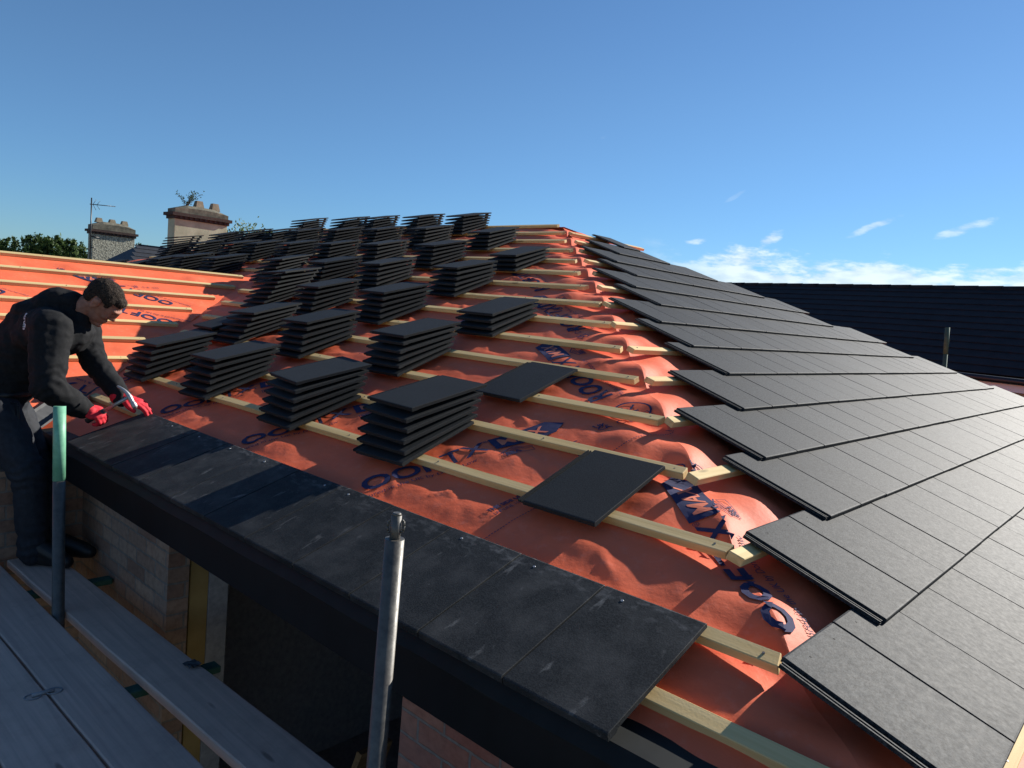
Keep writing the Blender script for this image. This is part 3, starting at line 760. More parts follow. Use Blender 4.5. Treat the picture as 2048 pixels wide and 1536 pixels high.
# board clip: two pressed rings and a strap over the gap
bm = bmesh.new()
for sx_ in (-1, 1):
    cx, cy = -2.10, -0.829+sx_*0.034
    n = 18
    for i in range(n):
        a0, a1 = 2*math.pi*i/n, 2*math.pi*(i+1)/n
        tube(bm, (cx+0.022*math.cos(a0), cy+0.026*math.sin(a0), -0.798), (cx+0.022*math.cos(a1), cy+0.026*math.sin(a1), -0.798), 0.0028, 0.0028, 6)
tube(bm, (-2.10, -0.865, -0.793), (-2.10, -0.795, -0.793), 0.007, 0.007, 8)
bmesh.ops.remove_doubles(bm, verts=bm.verts, dist=0.0005)
tag(bmo('board_clip', bm, M_BLOCK, smooth=True), 'small metal clip bridging the gap between two boards', 'clip')
def ring_pipe(bm, p0, p1, ro, ri, n=28):
    p0, p1 = Vector(p0), Vector(p1); d = (p1-p0).normalized(); a = d.orthogonal().normalized(); b = d.cross(a)
    L = [[bm.verts.new(p+(a*math.cos(2*math.pi*i/n)+b*math.sin(2*math.pi*i/n))*r) for i in range(n)] for p, r in ((p0, ro), (p1, ro), (p1, ri), (p1-d*0.12, ri))]
    for k in range(3):
        for i in range(n):
            f = bm.faces.new((L[k][i], L[k][(i+1) % n], L[k+1][(i+1) % n], L[k+1][i])); f.smooth = k != 1
    bm.faces.new(L[3]); bm.faces.new(L[0][::-1])
    bmesh.ops.recalc_face_normals(bm, faces=bm.faces)
# pole 1, painted green at the top
p1 = empty('scaffold_pole', (-2.75, -0.596, -2.9)); tag(p1, 'scaffold pole with its top half painted green, standing in front of the bending man', 'scaffold pole', 'upright scaffold poles')
T1 = Vector((-2.924, -0.560, 0.117)); B1 = Vector((-2.804, -0.577, -0.824)); d1 = (T1-B1).normalized()
pm = T1-d1*0.335
bm = bmesh.new(); ring_pipe(bm, pm, T1, 0.0256, 0.021); bmo('painted_end', bm, M_GREEN, p1, True)
bm = bmesh.new(); tube(bm, B1-d1*2.0, pm, 0.0254, 0.0254, 28); bmo('steel_tube', bm, M_GALV, p1)
# pole 2 with spigot
p2 = empty('scaffold_pole', (-0.57, -0.54, -2.9)); tag(p2, 'bare galvanised scaffold pole with a spigot in its open top, beside the eaves row', 'scaffold pole', 'upright scaffold poles')
T2 = Vector((-0.5745, -0.5265, 0.146)); B2 = Vector((-0.571, -0.536, -0.43)); d2 = (T2-B2).normalized()
bm = bmesh.new(); tube(bm, B2-d2*2.4, T2, 0.0236, 0.0236, 36)
bmo('steel_tube', bm, M_GALV, p2)
bm = bmesh.new(); tube(bm, T2-d2*0.02, T2+d2*0.058, 0.0135, 0.0128, 24); tube(bm, T2+d2*0.058, T2+d2*0.064, 0.0128, 0.009, 24)
bmo('spigot', bm, M_GALV, p2)
for sg in (-1, 1):
    bm = bmesh.new(); q = T2+d2*0.030+CR*0.0125*sg
    pts = [q+d2*0.016, q+CR*0.006*sg+d2*0.012, q+CR*0.0075*sg, q+CR*0.006*sg-d2*0.012, q-d2*0.014]
    for a, b in zip(pts[:-1], pts[1:]): tube(bm, a, b, 0.0028, 0.0028, 8)
    bmo('locking_wedge', bm, M_GALV, p2, True)
# pole 3 far off
p3 = empty('scaffold_pole', (-1.5, 9.65, -2.9)); tag(p3, 'distant green tipped scaffold pole against the dark roof on the right', 'scaffold pole', 'upright scaffold poles')
bm = bmesh.new(); ring_pipe(bm, (-1.660, 9.668, 0.66), (-1.686, 9.685, 1.016), 0.030, 0.025); bmo('painted_end', bm, M_DGREEN, p3, True)
bm = bmesh.new(); tube(bm, (-1.45, 9.62, -2.9), (-1.660, 9.668, 0.66), 0.027, 0.027, 20); bmo('steel_tube', bm, M_DGREEN, p3)
# brackets under the inner board and ledger
for x in (-3.22, -2.03):
    bm = bmesh.new(); box(bm, x-0.03, x+0.03, -0.66, -0.21, -0.872, -0.842); bev(bm, 0.004); tag(bmo('board_bracket', bm, M_DGREEN), 'green steel bracket carrying the inner board, %s' % ('near the boots' if x < -3 else 'below its middle'), 'bracket', 'green brackets under the inner board')
bm = bmesh.new(); tube(bm, (-4.4, -0.62, -0.90), (1.3, -0.60, -0.90), 0.024, 0.024, 16); tag(bmo('ledger_tube', bm, M_GALV), 'horizontal scaffold tube running below the boards', 'scaffold tube')
# loose scrap on the inner board
bm = bmesh.new(); rr = random.Random(4); n = 8; g0 = [[bm.verts.new((-2.02+i*0.012, -0.365+j*0.010, -0.797+0.018*abs(fn(i*0.9, j*0.9, 2))+0.004)) for i in range(6)] for j in range(6)]
for j in range(5):
    for i in range(5): bm.faces.new((g0[j][i], g0[j][i+1], g0[j+1][i+1], g0[j+1][i]))
ob = bmo('foil_scrap', bm, M_VALLEY); tag(ob, 'small crumpled grey scrap lying on the inner board', 'scrap'); ob.modifiers.new('s', 'SOLIDIFY').thickness = 0.0015

# ------------------------------------------------------------------ the roofer
import numpy as np
def _unit(seg, rings):
    v = [(0,0,1)]+[(math.sin(math.pi*j/rings)*math.cos(2*math.pi*i/seg), math.sin(math.pi*j/rings)*math.sin(2*math.pi*i/seg), math.cos(math.pi*j/rings)) for j in range(1, rings) for i in range(seg)]+[(0,0,-1)]
    f = []
    for i in range(seg):
        k = (i+1) % seg; f.append((0, 1+i, 1+k)); f.append((len(v)-1, 1+(rings-2)*seg+k, 1+(rings-2)*seg+i))
        for j in range(rings-2):
            A = 1+j*seg; B = A+seg; f.append((A+i, B+i, B+k)); f.append((A+i, B+k, A+k))
    return np.array(v, dtype=float), np.array(f)
UNITS = {n: _unit(n, max(6, n//2)) for n in (12, 16, 24)}
class Blob:
    """many overlapping ellipsoids, fused into one skin afterwards"""
    def __init__(self): self.v = []; self.f = []; self.n = 0
def sphere(bm, c, r, sc=(1,1,1), rot=None, seg=16):
    uv, uf = UNITS[12 if seg <= 12 else (16 if seg <= 18 else 24)]
    P = uv*np.array(sc)*r
    if rot is not None: P = P @ np.array(rot).T
    P = P+np.array(c)
    if isinstance(bm, Blob):
        bm.v.append(P); bm.f.append(uf+bm.n); bm.n += len(P)
    else:
        vs = [bm.verts.new(p) for p in P]
        for q in uf: bm.faces.new([vs[i] for i in q]).smooth = True
def limb(bm, pts, rad, flat=None):
    for (a, b, ra, rb) in zip(pts[:-1], pts[1:], rad[:-1], rad[1:]):
        a, b = Vector(a), Vector(b); L = (b-a).length; n = max(2, int(L/(min(ra, rb)*0.30)))
        for i in range(n+1):
            t = i/n; sphere(bm, a.lerp(b, t), ra+(rb-ra)*t, seg=12)
def solid(name, bl, voxel, mt, parent, wrinkle=None, smooth_it=3):
    V = np.concatenate(bl.v); F = np.concatenate(bl.f)
    me = bpy.data.meshes.new('tmp'); me.vertices.add(len(V)); me.vertices.foreach_set('co', V.ravel())
    me.loops.add(F.size); me.loops.foreach_set('vertex_index', F.ravel().astype(np.int32)); me.polygons.add(len(F)); me.polygons.foreach_set('loop_start', np.arange(0, F.size, 3, dtype=np.int32)); me.update(calc_edges=True)
    o = bpy.data.objects.new('tmp', me); col.objects.link(o)
    r_ = o.modifiers.new('r', 'REMESH'); r_.mode = 'VOXEL'; r_.voxel_size = voxel
    s_ = o.modifiers.new('s', 'SMOOTH'); s_.iterations = smooth_it; s_.factor = 0.5
    o2 = o; nm = None
    dg = bpy.context.evaluated_depsgraph_get(); nm = bpy.data.meshes.new_from_object(o2.evaluated_get(dg))
    bpy.data.objects.remove(o); bpy.data.meshes.remove(me)
    if wrinkle:
        ns = [v.normal.copy() for v in nm.vertices]
        for v, nn in zip(nm.vertices, ns): v.co += nn*wrinkle(v.co)
    nm.name = name; nm.materials.clear()
    return link(name, nm, mt, parent, True)
M_SKIN, t_, b_ = mat('skin', (0.42,0.20,0.13), 0.66, 0, 0.3)
g_ = noi(t_, coords(t_), 45, 4, 0.6); t_.links.new(ramp(t_, g_, [(0.3,(0.27,0.115,0.075)),(0.7,(0.38,0.18,0.12))]), b_.inputs['Base Color']); bump(t_, b_, g_, 0.2, 0.001)
b_.inputs['Subsurface Weight'].default_value = 0.08; b_.inputs['Subsurface Radius'].default_value = (0.01, 0.004, 0.002)
M_HAIR, t_, b_ = mat('dark_hair', (0.02,0.014,0.011), 0.8, 0, 0.12)
g_ = noi(t_, coords(t_, (60, 60, 300)), 1.0, 4, 0.7); t_.links.new(ramp(t_, g_, [(0.35,(0.012,0.009,0.007)),(0.65,(0.060,0.045,0.035))]), b_.inputs['Base Color']); bump(t_, b_, g_, 0.8, 0.004)
M_JACK = simple_noise_mat('black_softshell', (0.0080,0.0085,0.0095), (0.015,0.0155,0.017), 60, 0.88, bs=0.35, bd=0.0015, spec=0.2)
M_TROU = simple_noise_mat('navy_work_trousers', (0.008,0.010,0.015), (0.018,0.022,0.030), 40, 0.8, bs=0.3, bd=0.001)
M_BOOT = simple_noise_mat('black_boot', (0.006,0.006,0.007), (0.015,0.015,0.015), 30, 0.5)
M_GLOV = simple_noise_mat('red_glove', (0.50,0.010,0.022), (0.66,0.020,0.036), 120, 0.75, bs=0.4, bd=0.001)
M_GLOVB, _, _ = mat('black_glove_palm', (0.012,0.010,0.011), 0.6)
M_WHITE, _, _ = mat('white_embroidery', (0.65,0.65,0.65), 0.7)
M_EYE, _, _ = mat('eye', (0.02,0.015,0.012), 0.15)
man = empty('person', (-3.6, -0.5, -0.8)); tag(man, 'man in black hooded jacket and red gloves bending over the eaves tiles with a hammer', 'person')
sh = lambda k: Vector(k)
shR, elR, wrR = Vector((-3.44,-0.455,0.430)), Vector((-3.345,-0.492,0.150)), Vector((-3.385,-0.312,0.020))
shL, elL, wrL = Vector((-3.70,-0.235,0.445)), Vector((-3.597,-0.194,0.235)), Vector((-3.405,-0.117,0.070))
chest, belly, pel = Vector((-3.70,-0.445,0.385)), Vector((-3.80,-0.540,0.180)), Vector((-3.80,-0.600,0.010))
neck = Vector((-3.555,-0.330,0.505)); headc = Vector((-3.452,-0.218,0.578))
hipR, knR, anR = Vector((-3.70,-0.62,-0.03)), Vector((-3.515,-0.515,-0.33)), Vector((-3.500,-0.490,-0.69))
hipL, knL, anL = Vector((-3.86,-0.54,-0.03)), Vector((-3.66,-0.44,-0.33)), Vector((-3.585,-0.390,-0.70))
toeR, toeL = Vector((-3.365,-0.400,-0.762)), Vector((-3.455,-0.265,-0.762))
fwdh = (CR*0.56-CU*0.80+_f*0.24).normalized(); uph = (CR*0.74+CU*0.67).normalized(); uph = (uph-fwdh*uph.dot(fwdh)).normalized(); sdh = uph.cross(fwdh)
HM = Matrix((fwdh, sdh, uph)).transposed()          # head axes: x face, y its left, z crown
def hp(x, y, z): return headc+HM @ Vector((x, y, z))
hd = lambda c, r, sc: sphere(bmB, hp(*c), r, sc, HM, 20)
# body: one continuous skin under the clothes, head modelled on it
bmB = Blob()
hd((-0.012,0,0.030), 0.094, (1.02,0.80,0.90)); hd((0.018,0,0.000), 0.078, (1.0,0.86,1.0)); hd((0.030,0,-0.055), 0.060, (0.98,0.84,0.82)); hd((0.052,0,-0.092), 0.030, (1.0,1.0,0.75))
hd((0.082,0,0.030), 0.022, (0.9,2.3,0.55))                                   # brow
for y in (-0.030, 0.030): hd((0.066,y,-0.022), 0.026, (0.8,0.9,0.9))         # cheeks
hd((0.094,0,0.006), 0.012, (1,0.8,2.0)); hd((0.101,0,-0.016), 0.0125, (1.05,0.9,0.9))
for y in (-0.011, 0.011): hd((0.094,y,-0.022), 0.009, (1,1,0.8))
hd((0.086,0,-0.050), 0.013, (0.8,1.9,0.45)); hd((0.083,0,-0.061), 0.013, (0.8,1.7,0.5)); hd((0.078,0,-0.088), 0.022, (0.8,1.1,0.8))
limb(bmB, [hp(-0.02,0,-0.04), neck, chest, belly, pel], [0.058,0.060,0.11,0.11,0.12])
limb(bmB, [chest, shR, elR, wrR], [0.08,0.055,0.040,0.028]); limb(bmB, [chest, shL, elL, wrL], [0.08,0.055,0.040,0.028])
limb(bmB, [pel, hipR, knR, anR, toeR], [0.10,0.08,0.055,0.038,0.022]); limb(bmB, [pel, hipL, knL, anL, toeL], [0.10,0.08,0.055,0.038,0.022])
for y in (-0.078, 0.078):
    hd((-0.004,y*1.02,-0.006), 0.033, (0.60,0.26,1.05)); hd((-0.010,y*1.10,0.006), 0.020, (0.8,0.4,0.9)); hd((-0.004,y,-0.034), 0.010, (0.8,0.6,1.0))
# hands inside the gloves: palm, four bent fingers, thumb
def hand(bm, wrist, d, nrm, side, grip, sc=1.0, pad=0.0):
    """d: wrist to knuckles, nrm: back of the hand, side: towards the thumb"""
    d, nrm = Vector(d).normalized(), Vector(nrm).normalized(); sd = d.cross(nrm).normalized()*side
    nrm = sd.cross(d).normalized()*(1 if sd.cross(d).dot(nrm) > 0 else -1)
    rot = Matrix((d, sd, nrm)).transposed()
    sphere(bm, wrist+d*0.050*sc, 0.046*sc+pad, (1.12,0.92,0.40), rot); limb(bm, [wrist-d*0.02, wrist+d*0.03], [0.028+pad, 0.031+pad])
    for i, (off, l) in enumerate(((0.030,0.085),(0.010,0.095),(-0.010,0.088),(-0.029,0.070))):
        b = wrist+d*(0.088-0.006*abs(i-1))*sc+sd*off; r = 0.0100+pad*0.6
        a1, a2, a3_ = grip; p = [b]; ang = 0
        for seg_, aa in ((0.45, a1), (0.31, a2), (0.24, a3_)):
            ang += aa; p.append(p[-1]+(d*math.cos(ang)-nrm*math.sin(ang))*l*seg_*sc)
        limb(bm, p, [r, r*0.98, r*0.92, r*0.82])
    t0 = wrist+d*0.030+sd*0.034; limb(bm, [t0, t0+d*0.030+sd*0.020-nrm*0.012, t0+d*0.055+sd*0.014-nrm*0.030], [0.014+pad*0.6, 0.0125+pad*0.6, 0.010+pad*0.5])
hamA, hamB = Vector((-3.395,-0.270,-0.028)), Vector((-3.222,-0.152,0.108)); hdir = (hamB-hamA).normalized()
dR = (CR*0.90-CU*0.34+_f*0.25).normalized(); nR = (CU*0.80-_f*0.62+CR*0.3).normalized()
dL = (CR*0.97-CU*0.25+_f*0.1).normalized(); nL = (CU*0.9-_f*0.35).normalized()
hand(bmB, wrR, dR, nR, -1, (1.0,1.1,0.7)); hand(bmB, wrL, dL, nL, 1, (0.35,0.4,0.3))
body = solid('body', bmB, 0.0048, M_SKIN, man, smooth_it=2)
for y in (-0.031, 0.031):
    bm = bmesh.new(); sphere(bm, hp(0.076,y,0.010), 0.0080, (1,1,1), HM, 16); bmo('eye', bm, M_EYE, man, True)
# hair
bm = Blob()
for c, r, sc in (((-0.014,0,0.033), 0.0965, (1.03,0.83,0.91)), ((-0.050,0,-0.002), 0.059, (0.86,1.08,1.05)), ((0.040,0,0.074), 0.044, (1.05,1.15,0.62))):
    sphere(bm, hp(*c), r, sc, HM, 24)
hairw = lambda p: 0.0022*fn(p.x*150, p.y*150, p.z*150)+0.0028*fn(p.x*38, p.y*38, p.z*38)
def cut(bm):
    return bm
hair = solid('hair', bm, 0.0034, M_HAIR, man, hairw, 1)
# cut the hair back from the face, ear and neck by pushing those vertices inside the skull
inv = HM.transposed()
for v in hair.data.vertices:
    l = inv @ (v.co-headc)
    face = (l.x > 0.050 and l.z < 0.052) or (l.x > 0.022 and l.z < 0.010) or (l.z < -0.045)
    ear = abs(l.y) > 0.055 and -0.034 < l.x < 0.030 and l.z < 0.024
    if face or ear: v.co = headc + (v.co-headc)*0.72
rh = random.Random(3); sbm = bmesh.new(); hv = hair.data.vertices; nh = len(hv)
for _ in range(5200):
    v = hv[rh.randrange(nh)]; l = inv @ (v.co-headc)
    if (v.co-headc).length < 0.070 or (l.x > 0.060 and l.z < 0.04): continue
    nrm = (v.co-headc).normalized(); dwn = (HM @ Vector((0.75 if l.z > 0.04 else 0.15, 0.1*rh.uniform(-1,1), -0.55))).normalized()
    dd = (dwn-nrm*dwn.dot(nrm)).normalized()*0.8+nrm*rh.uniform(0.15,0.6)+Vector((rh.gauss(0,.2), rh.gauss(0,.2), rh.gauss(0,.2))); dd.normalize()
    sd_ = dd.cross(nrm).normalized()*0.0007; L_ = rh.uniform(0.007, 0.015); p0_ = v.co-nrm*0.001
    sbm.faces.new([sbm.verts.new(q) for q in (p0_-sd_, p0_+sd_, p0_+dd*L_+nrm*0.001)])
bmo('hair_strands', sbm, M_HAIR, man)
# jacket
bm = Blob()
limb(bm, [neck+Vector((-0.05,-0.03,-0.03)), chest, belly, pel+Vector((0,0,0.06))], [0.090,0.168,0.172,0.165])
sphere(bm, (shR+shL)*0.5+Vector((-0.05,-0.05,-0.045)), 0.20, (1.0,1.0,0.62), Matrix((Vector((shR-shL)).normalized(), CU.cross((shR-shL).normalized()).normalized(), CU)).transposed())
limb(bm, [chest.lerp(shR, 0.5), shR, shR.lerp(elR, 0.5), elR, elR.lerp(wrR, 0.55), wrR], [0.125,0.104,0.090,0.080,0.068,0.048])
limb(bm, [chest.lerp(shL, 0.5), shL, shL.lerp(elL, 0.5), elL, elL.lerp(wrL, 0.55), wrL], [0.115,0.094,0.078,0.070,0.062,0.047])
limb(bm, [neck+CR*-0.015+CU*-0.01, neck+CR*0.035-CU*0.03], [0.074, 0.066])
# hood bunched on the shoulders
sphere(bm, neck-CR*0.105+CU*0.040, 0.098, (1.0,1.25,0.72), Matrix((CR, _f, CU)).transposed()); sphere(bm, neck-CR*0.165+CU*0.004, 0.110, (1.2,1.2,0.75), Matrix((CR, _f, CU)).transposed()); sphere(bm, neck+CR*0.012+CU*0.045, 0.078, (0.75,1.1,0.95), Matrix((CR, _f, CU)).transposed()); sphere(bm, neck+CR*0.045-CU*0.045, 0.064, (0.8,1.1,0.9), Matrix((CR, _f, CU)).transposed())
sphere(bm, neck-CR*0.065+CU*0.080, 0.080, (1.3,1.2,0.70), Matrix((CR, _f, CU)).transposed()); sphere(bm, neck-CR*0.045+CU*0.050, 0.085, (0.9,1.15,0.85), Matrix((CR, _f, CU)).transposed())
def jw(p):
    a = fn(p.x*9, p.y*9, p.z*9)*0.010+fn(p.x*22+4, p.y*22, p.z*30)*0.0055
    for (c0, ax, rr_) in ((elR, (wrR-shR), 0.17), (elL, (wrL-shL), 0.16), (wrR, (wrR-elR), 0.12), (wrL, (wrL-elL), 0.10), (shR, (elR-shR), 0.12)):
        dd = (p-c0).length
        if dd < rr_:
            q = ax.normalized(); s_ = p.dot(q)
            a += (1-dd/rr_)*0.0072*math.sin(s_*74+13*fn(p.x*9+s_*3, p.y*9, p.z*9))*(0.45+1.1*abs(fn(p.x*7, p.y*7, p.z*7+3)))
    return a
jacket = solid('jacket', bm, 0.0075, M_JACK, man, jw, 4)
# collar stand, zip piping and small lettering on the shoulder
bm = bmesh.new(); n = 26
axn = (headc-neck).normalized(); a_ = axn.orthogonal().normalized(); b2_ = axn.cross(a_)
c0 = neck+axn*0.030
rg = []
for i in range(n):
    t = 2*math.pi*i/n; w = a_*math.cos(t)+b2_*math.sin(t)
    rg.append([bm.verts.new(c0+w*0.074-axn*0.05), bm.verts.new(c0+w*0.076+axn*0.022), bm.verts.new(c0+w*0.070+axn*0.023), bm.verts.new(c0+w*0.066-axn*0.05)])
for i in range(n):
    for k in range(3): bm.faces.new((rg[i][k], rg[(i+1) % n][k], rg[(i+1) % n][k+1], rg[i][k+1]))
bmesh.ops.recalc_face_normals(bm, faces=bm.faces); bmo('collar', bm, M_JACK, man, True)
tb = text_bm('scruffs', 0.034, off=0.0008)
tb.verts.ensure_lookup_table()
def ray_to(ob, o, d):
    from mathutils.bvhtree import BVHTree
    return o, d
from mathutils.bvhtree import BVHTree
jb = bmesh.new(); jb.from_mesh(jacket.data); bvh = BVHTree.FromBMesh(jb)
off = jacket.matrix_world
Lc = neck-CR*0.135-CU*0.012
for v in tb.verts:
    x, y = v.co.x, v.co.y
    P = Lc+(-CU*1.0-CR*(-0.10))*x+CR*y*0.9
    q = P-_f*0.6
    h = bvh.ray_cast(q, _f)
    v.co = (h[0]-_f*0.0022) if h[0] is not None else P
bmo('embroidered_lettering', tb, M_WHITE, man)
jb.free()
# trousers
bm = Blob()
limb(bm, [pel+Vector((0,0,0.05)), pel+Vector((0,0,-0.06))], [0.150, 0.150])
limb(bm, [hipR, hipR.lerp(knR, 0.5), knR, knR.lerp(anR, 0.5), anR+Vector((0,0,-0.035))], [0.118,0.102,0.085,0.080,0.078])
limb(bm, [hipL, hipL.lerp(knL, 0.5), knL, knL.lerp(anL, 0.5), anL+Vector((0,0,-0.035))], [0.118,0.102,0.085,0.080,0.078])
def tw(p):
    a = fn(p.x*10+9, p.y*10, p.z*10)*0.010
    for c0 in (knR, knL, anR, anL):
        dd = (p-c0).length
        if dd < 0.16: a += (1-dd/0.16)*0.008*math.sin(p.z*110+5*fn(p.x*14, p.y*14, p.z*9))
    return a
trou = solid('trousers', bm, 0.0085, M_TROU, man, tw, 4)
bm = bmesh.new(); q = pel.lerp(hipR, 0.8)+CR*0.10-CU*0.01-_f*0.03
obox(bm, q-CU*0.085-CR*0.05-_f*0.03, CR*0.10-CU*0.02, _f*0.03, CU*0.15); bev(bm, 0.012, 2); bmo('tool_pouch', bm, M_BOOT, man, True)
bm = bmesh.new()
for i in range(26):
    t0, t1 = 2*math.pi*i/26, 2*math.pi*(i+1)/26; c0 = pel+Vector((0,0,0.055))
    tube(bm, c0+Vector((math.cos(t0)*0.156, math.sin(t0)*0.156, 0)), c0+Vector((math.cos(t1)*0.156, math.sin(t1)*0.156, 0)), 0.016, 0.016, 8)
bmesh.ops.remove_doubles(bm, verts=bm.verts, dist=0.004); bmo('belt', bm, M_BOOT, man, True)
for an, toe in ((anR, toeR), (anL, toeL)):
    bm = Blob(); d = (toe-an); d.z = 0; d.normalize(); heel = Vector((an.x, an.y, -0.755))-d*0.035
    limb(bm, [an+Vector((0,0,0.10)), an+Vector((0,0,0.03)), Vector((an.x, an.y, -0.745))], [0.060, 0.060, 0.052]); limb(bm, [an, Vector((toe.x, toe.y, -0.755))], [0.052, 0.042]); limb(bm, [heel, Vector((toe.x, toe.y, -0.758))], [0.044, 0.040]); limb(bm, [Vector((toe.x, toe.y, -0.760)), Vector((toe.x, toe.y, -0.763))+d*0.03], [0.040, 0.034])
    o = solid('boot', bm, 0.006, M_BOOT, man, None, 3)
    for v in o.data.vertices: v.co.z = max(v.co.z, -0.7985)
# gloves
bm = Blob(); hand(bm, wrR, dR, nR, -1, (1.0,1.1,0.7), pad=0.0035); limb(bm, [wrR-dR*0.030, wrR+dR*0.02], [0.038,0.036])
solid('glove', bm, 0.0038, M_GLOV, man, lambda p: 0.0014*fn(p.x*70, p.y*70, p.z*70), 2)
bm = Blob(); hand(bm, wrL, dL, nL, 1, (0.35,0.4,0.3), pad=0.0035); limb(bm, [wrL-dL*0.030, wrL+dL*0.02], [0.038,0.036])
solid('glove', bm, 0.0038, M_GLOV, man, lambda p: 0.0014*fn(p.x*70, p.y*70, p.z*70), 2)
# hammer held in the near hand
ham = empty('hammer', hamA); tag(ham, 'steel claw hammer gripped in the red glove above the tiles', 'hammer')
M_STEEL, _, _ = mat('polished_steel', (0.42,0.42,0.42), 0.5, 0.8)
M_RUB, _, _ = mat('dark_grip', (0.03,0.03,0.032), 0.5)
bm = bmesh.new(); tube(bm, hamA-hdir*0.03, hamA+hdir*0.085, 0.0155, 0.0145, 16); bmo('grip', bm, M_RUB, ham, True)
bm = bmesh.new(); tube(bm, hamA+hdir*0.085, hamB, 0.0095, 0.0085, 16); bmo('shaft', bm, M_STEEL, ham, True)
perp = (CR*0.62-CU*0.78); perp = (perp-hdir*perp.dot(hdir)).normalized()
bm = Blob(); hc = hamB
limb(bm, [hc, hc+perp*0.042], [0.0135, 0.0115]); limb(bm, [hc+perp*0.043, hc+perp*0.056], [0.0150, 0.0150])
prev = hc
for i in range(1, 8):
    t = i/7; q = hc-perp*0.075*t-hdir*0.030*t*t
    limb(bm, [prev, q], [0.0125*(1-0.5*(t-1/7)), 0.0125*(1-0.5*t)]); prev = q
solid('head', bm, 0.003, M_STEEL, ham, None, 3)


# ------------------------------------------------------------------ the neighbourhood
M_SLATE = simple_noise_mat('dark_slate', (0.016,0.018,0.022), (0.034,0.036,0.041), 9, 0.62, bs=0.4, bd=0.004)
M_REND = simple_noise_mat('cream_render', (0.33,0.34,0.23), (0.52,0.53,0.37), 2.6, 0.9, bs=0.5, bd=0.01)
M_ROUGHC = simple_noise_mat('roughcast_render', (0.12,0.115,0.09), (0.46,0.45,0.35), 26, 0.95, bs=1.0, bd=0.03, det=3)
M_CONC = simple_noise_mat('lichened_concrete', (0.08,0.075,0.055), (0.19,0.175,0.13), 7, 0.95, bs=0.6, bd=0.01)
M_POT = simple_noise_mat('clay_pot', (0.19,0.155,0.10), (0.28,0.235,0.165), 8, 0.9)
M_BRKD = brick_mat('sooty_brick', (0.055,0.036,0.032), (0.09,0.055,0.045), (0.07,0.062,0.055))
M_WALL = simple_noise_mat('grey_wall_render', (0.26,0.22,0.19), (0.34,0.30,0.26), 3, 0.9)
M_PVC, _, _ = mat('white_upvc', (0.62,0.62,0.64), 0.4)
M_BLKP, _, _ = mat('black_pipe', (0.012,0.012,0.014), 0.4)
def coursed_slope(name, p0, along, up, n, L, H, courses, parent, mt, step=0.012):
    """roof slope as lapped courses: each one tips out over the one below"""
    bm = bmesh.new(); p0, along, up, n = map(Vector, (p0, along, up, n)); g = H/courses; m_ = int(max(2, L/0.33))
    for c in range(courses):
        for lo, hi in ((0, 1),):
            a, b = p0+up*(c*g), p0+up*((c+1)*g)
            obox(bm, a+n*(step-0.012), along*L, (b-a)+up*0.03-n*step, n*0.014)
    return bmo(name, bm, mt, parent)
def house_hip(name, label, x0, x1, y0, y1, ze, zr, inset, mt_roof, mt_wall, wall_in=0.35):
    h = empty(name, ((x0+x1)/2, (y0+y1)/2, -2.9)); tag(h, label, 'house')
    xm = (x0+x1)/2; bm = bmesh.new()
    A = [bm.verts.new(p) for p in ((x0,y0,ze),(x1,y0,ze),(x1,y1,ze),(x0,y1,ze))]; r0 = bm.verts.new((xm,y0+inset,zr)); r1 = bm.verts.new((xm,y1-inset,zr))
    for q in ((A[0],A[1],r0),(A[1],A[2],r1,r0),(A[2],A[3],r1),(A[3],A[0],r0,r1),(A[3],A[2],A[1],A[0])): bm.faces.new(q)
    bmo('roof', bm, mt_roof, h)
    bm = bmesh.new(); tube(bm, (xm, y0+inset, zr-0.03), (xm, y1-inset, zr-0.03), 0.06, 0.06, 10); bmo('ridge_capping', bm, mt_roof, h)
    L = (Vector((x1,0,ze))-Vector((xm,0,zr))); sl_ = L.length; upv = -L.normalized(); nn = Vector((-upv.z, 0, upv.x)); nn = nn if nn.z > 0 else -nn
    bm = bmesh.new(); nc = int(sl_/0.22)
    for c in range(nc):
        t = c/nc; ya = y0+inset*t; yb = y1-inset*t
        a = Vector((x1, ya, ze))+upv*(sl_*t)+nn*0.010
        obox(bm, a, Vector((0, yb-ya, 0)), upv*(sl_/nc)-nn*0.012, nn*0.012)
    bmo('slate_courses', bm, mt_roof, h)
    bm = bmesh.new(); box(bm, x0+wall_in, x1-wall_in, y0+wall_in, y1-wall_in, -2.9, ze-0.01); bmo('wall', bm, mt_wall, h)
    return h
house_hip('neighbour_house', 'neighbouring house with a dark slate roof, behind the stacks and chimneys', -22.3, -14.3, 3.6, 17.0, -0.45, 1.53, 2.0, M_SLATE, M_ROUGHC)
house_hip('neighbour_house', 'low slate roofed house further back below the roughcast chimney', -27.0, -21.6, 5.2, 18.0, -1.4, 0.9, 2.2, M_SLATE, M_ROUGHC)
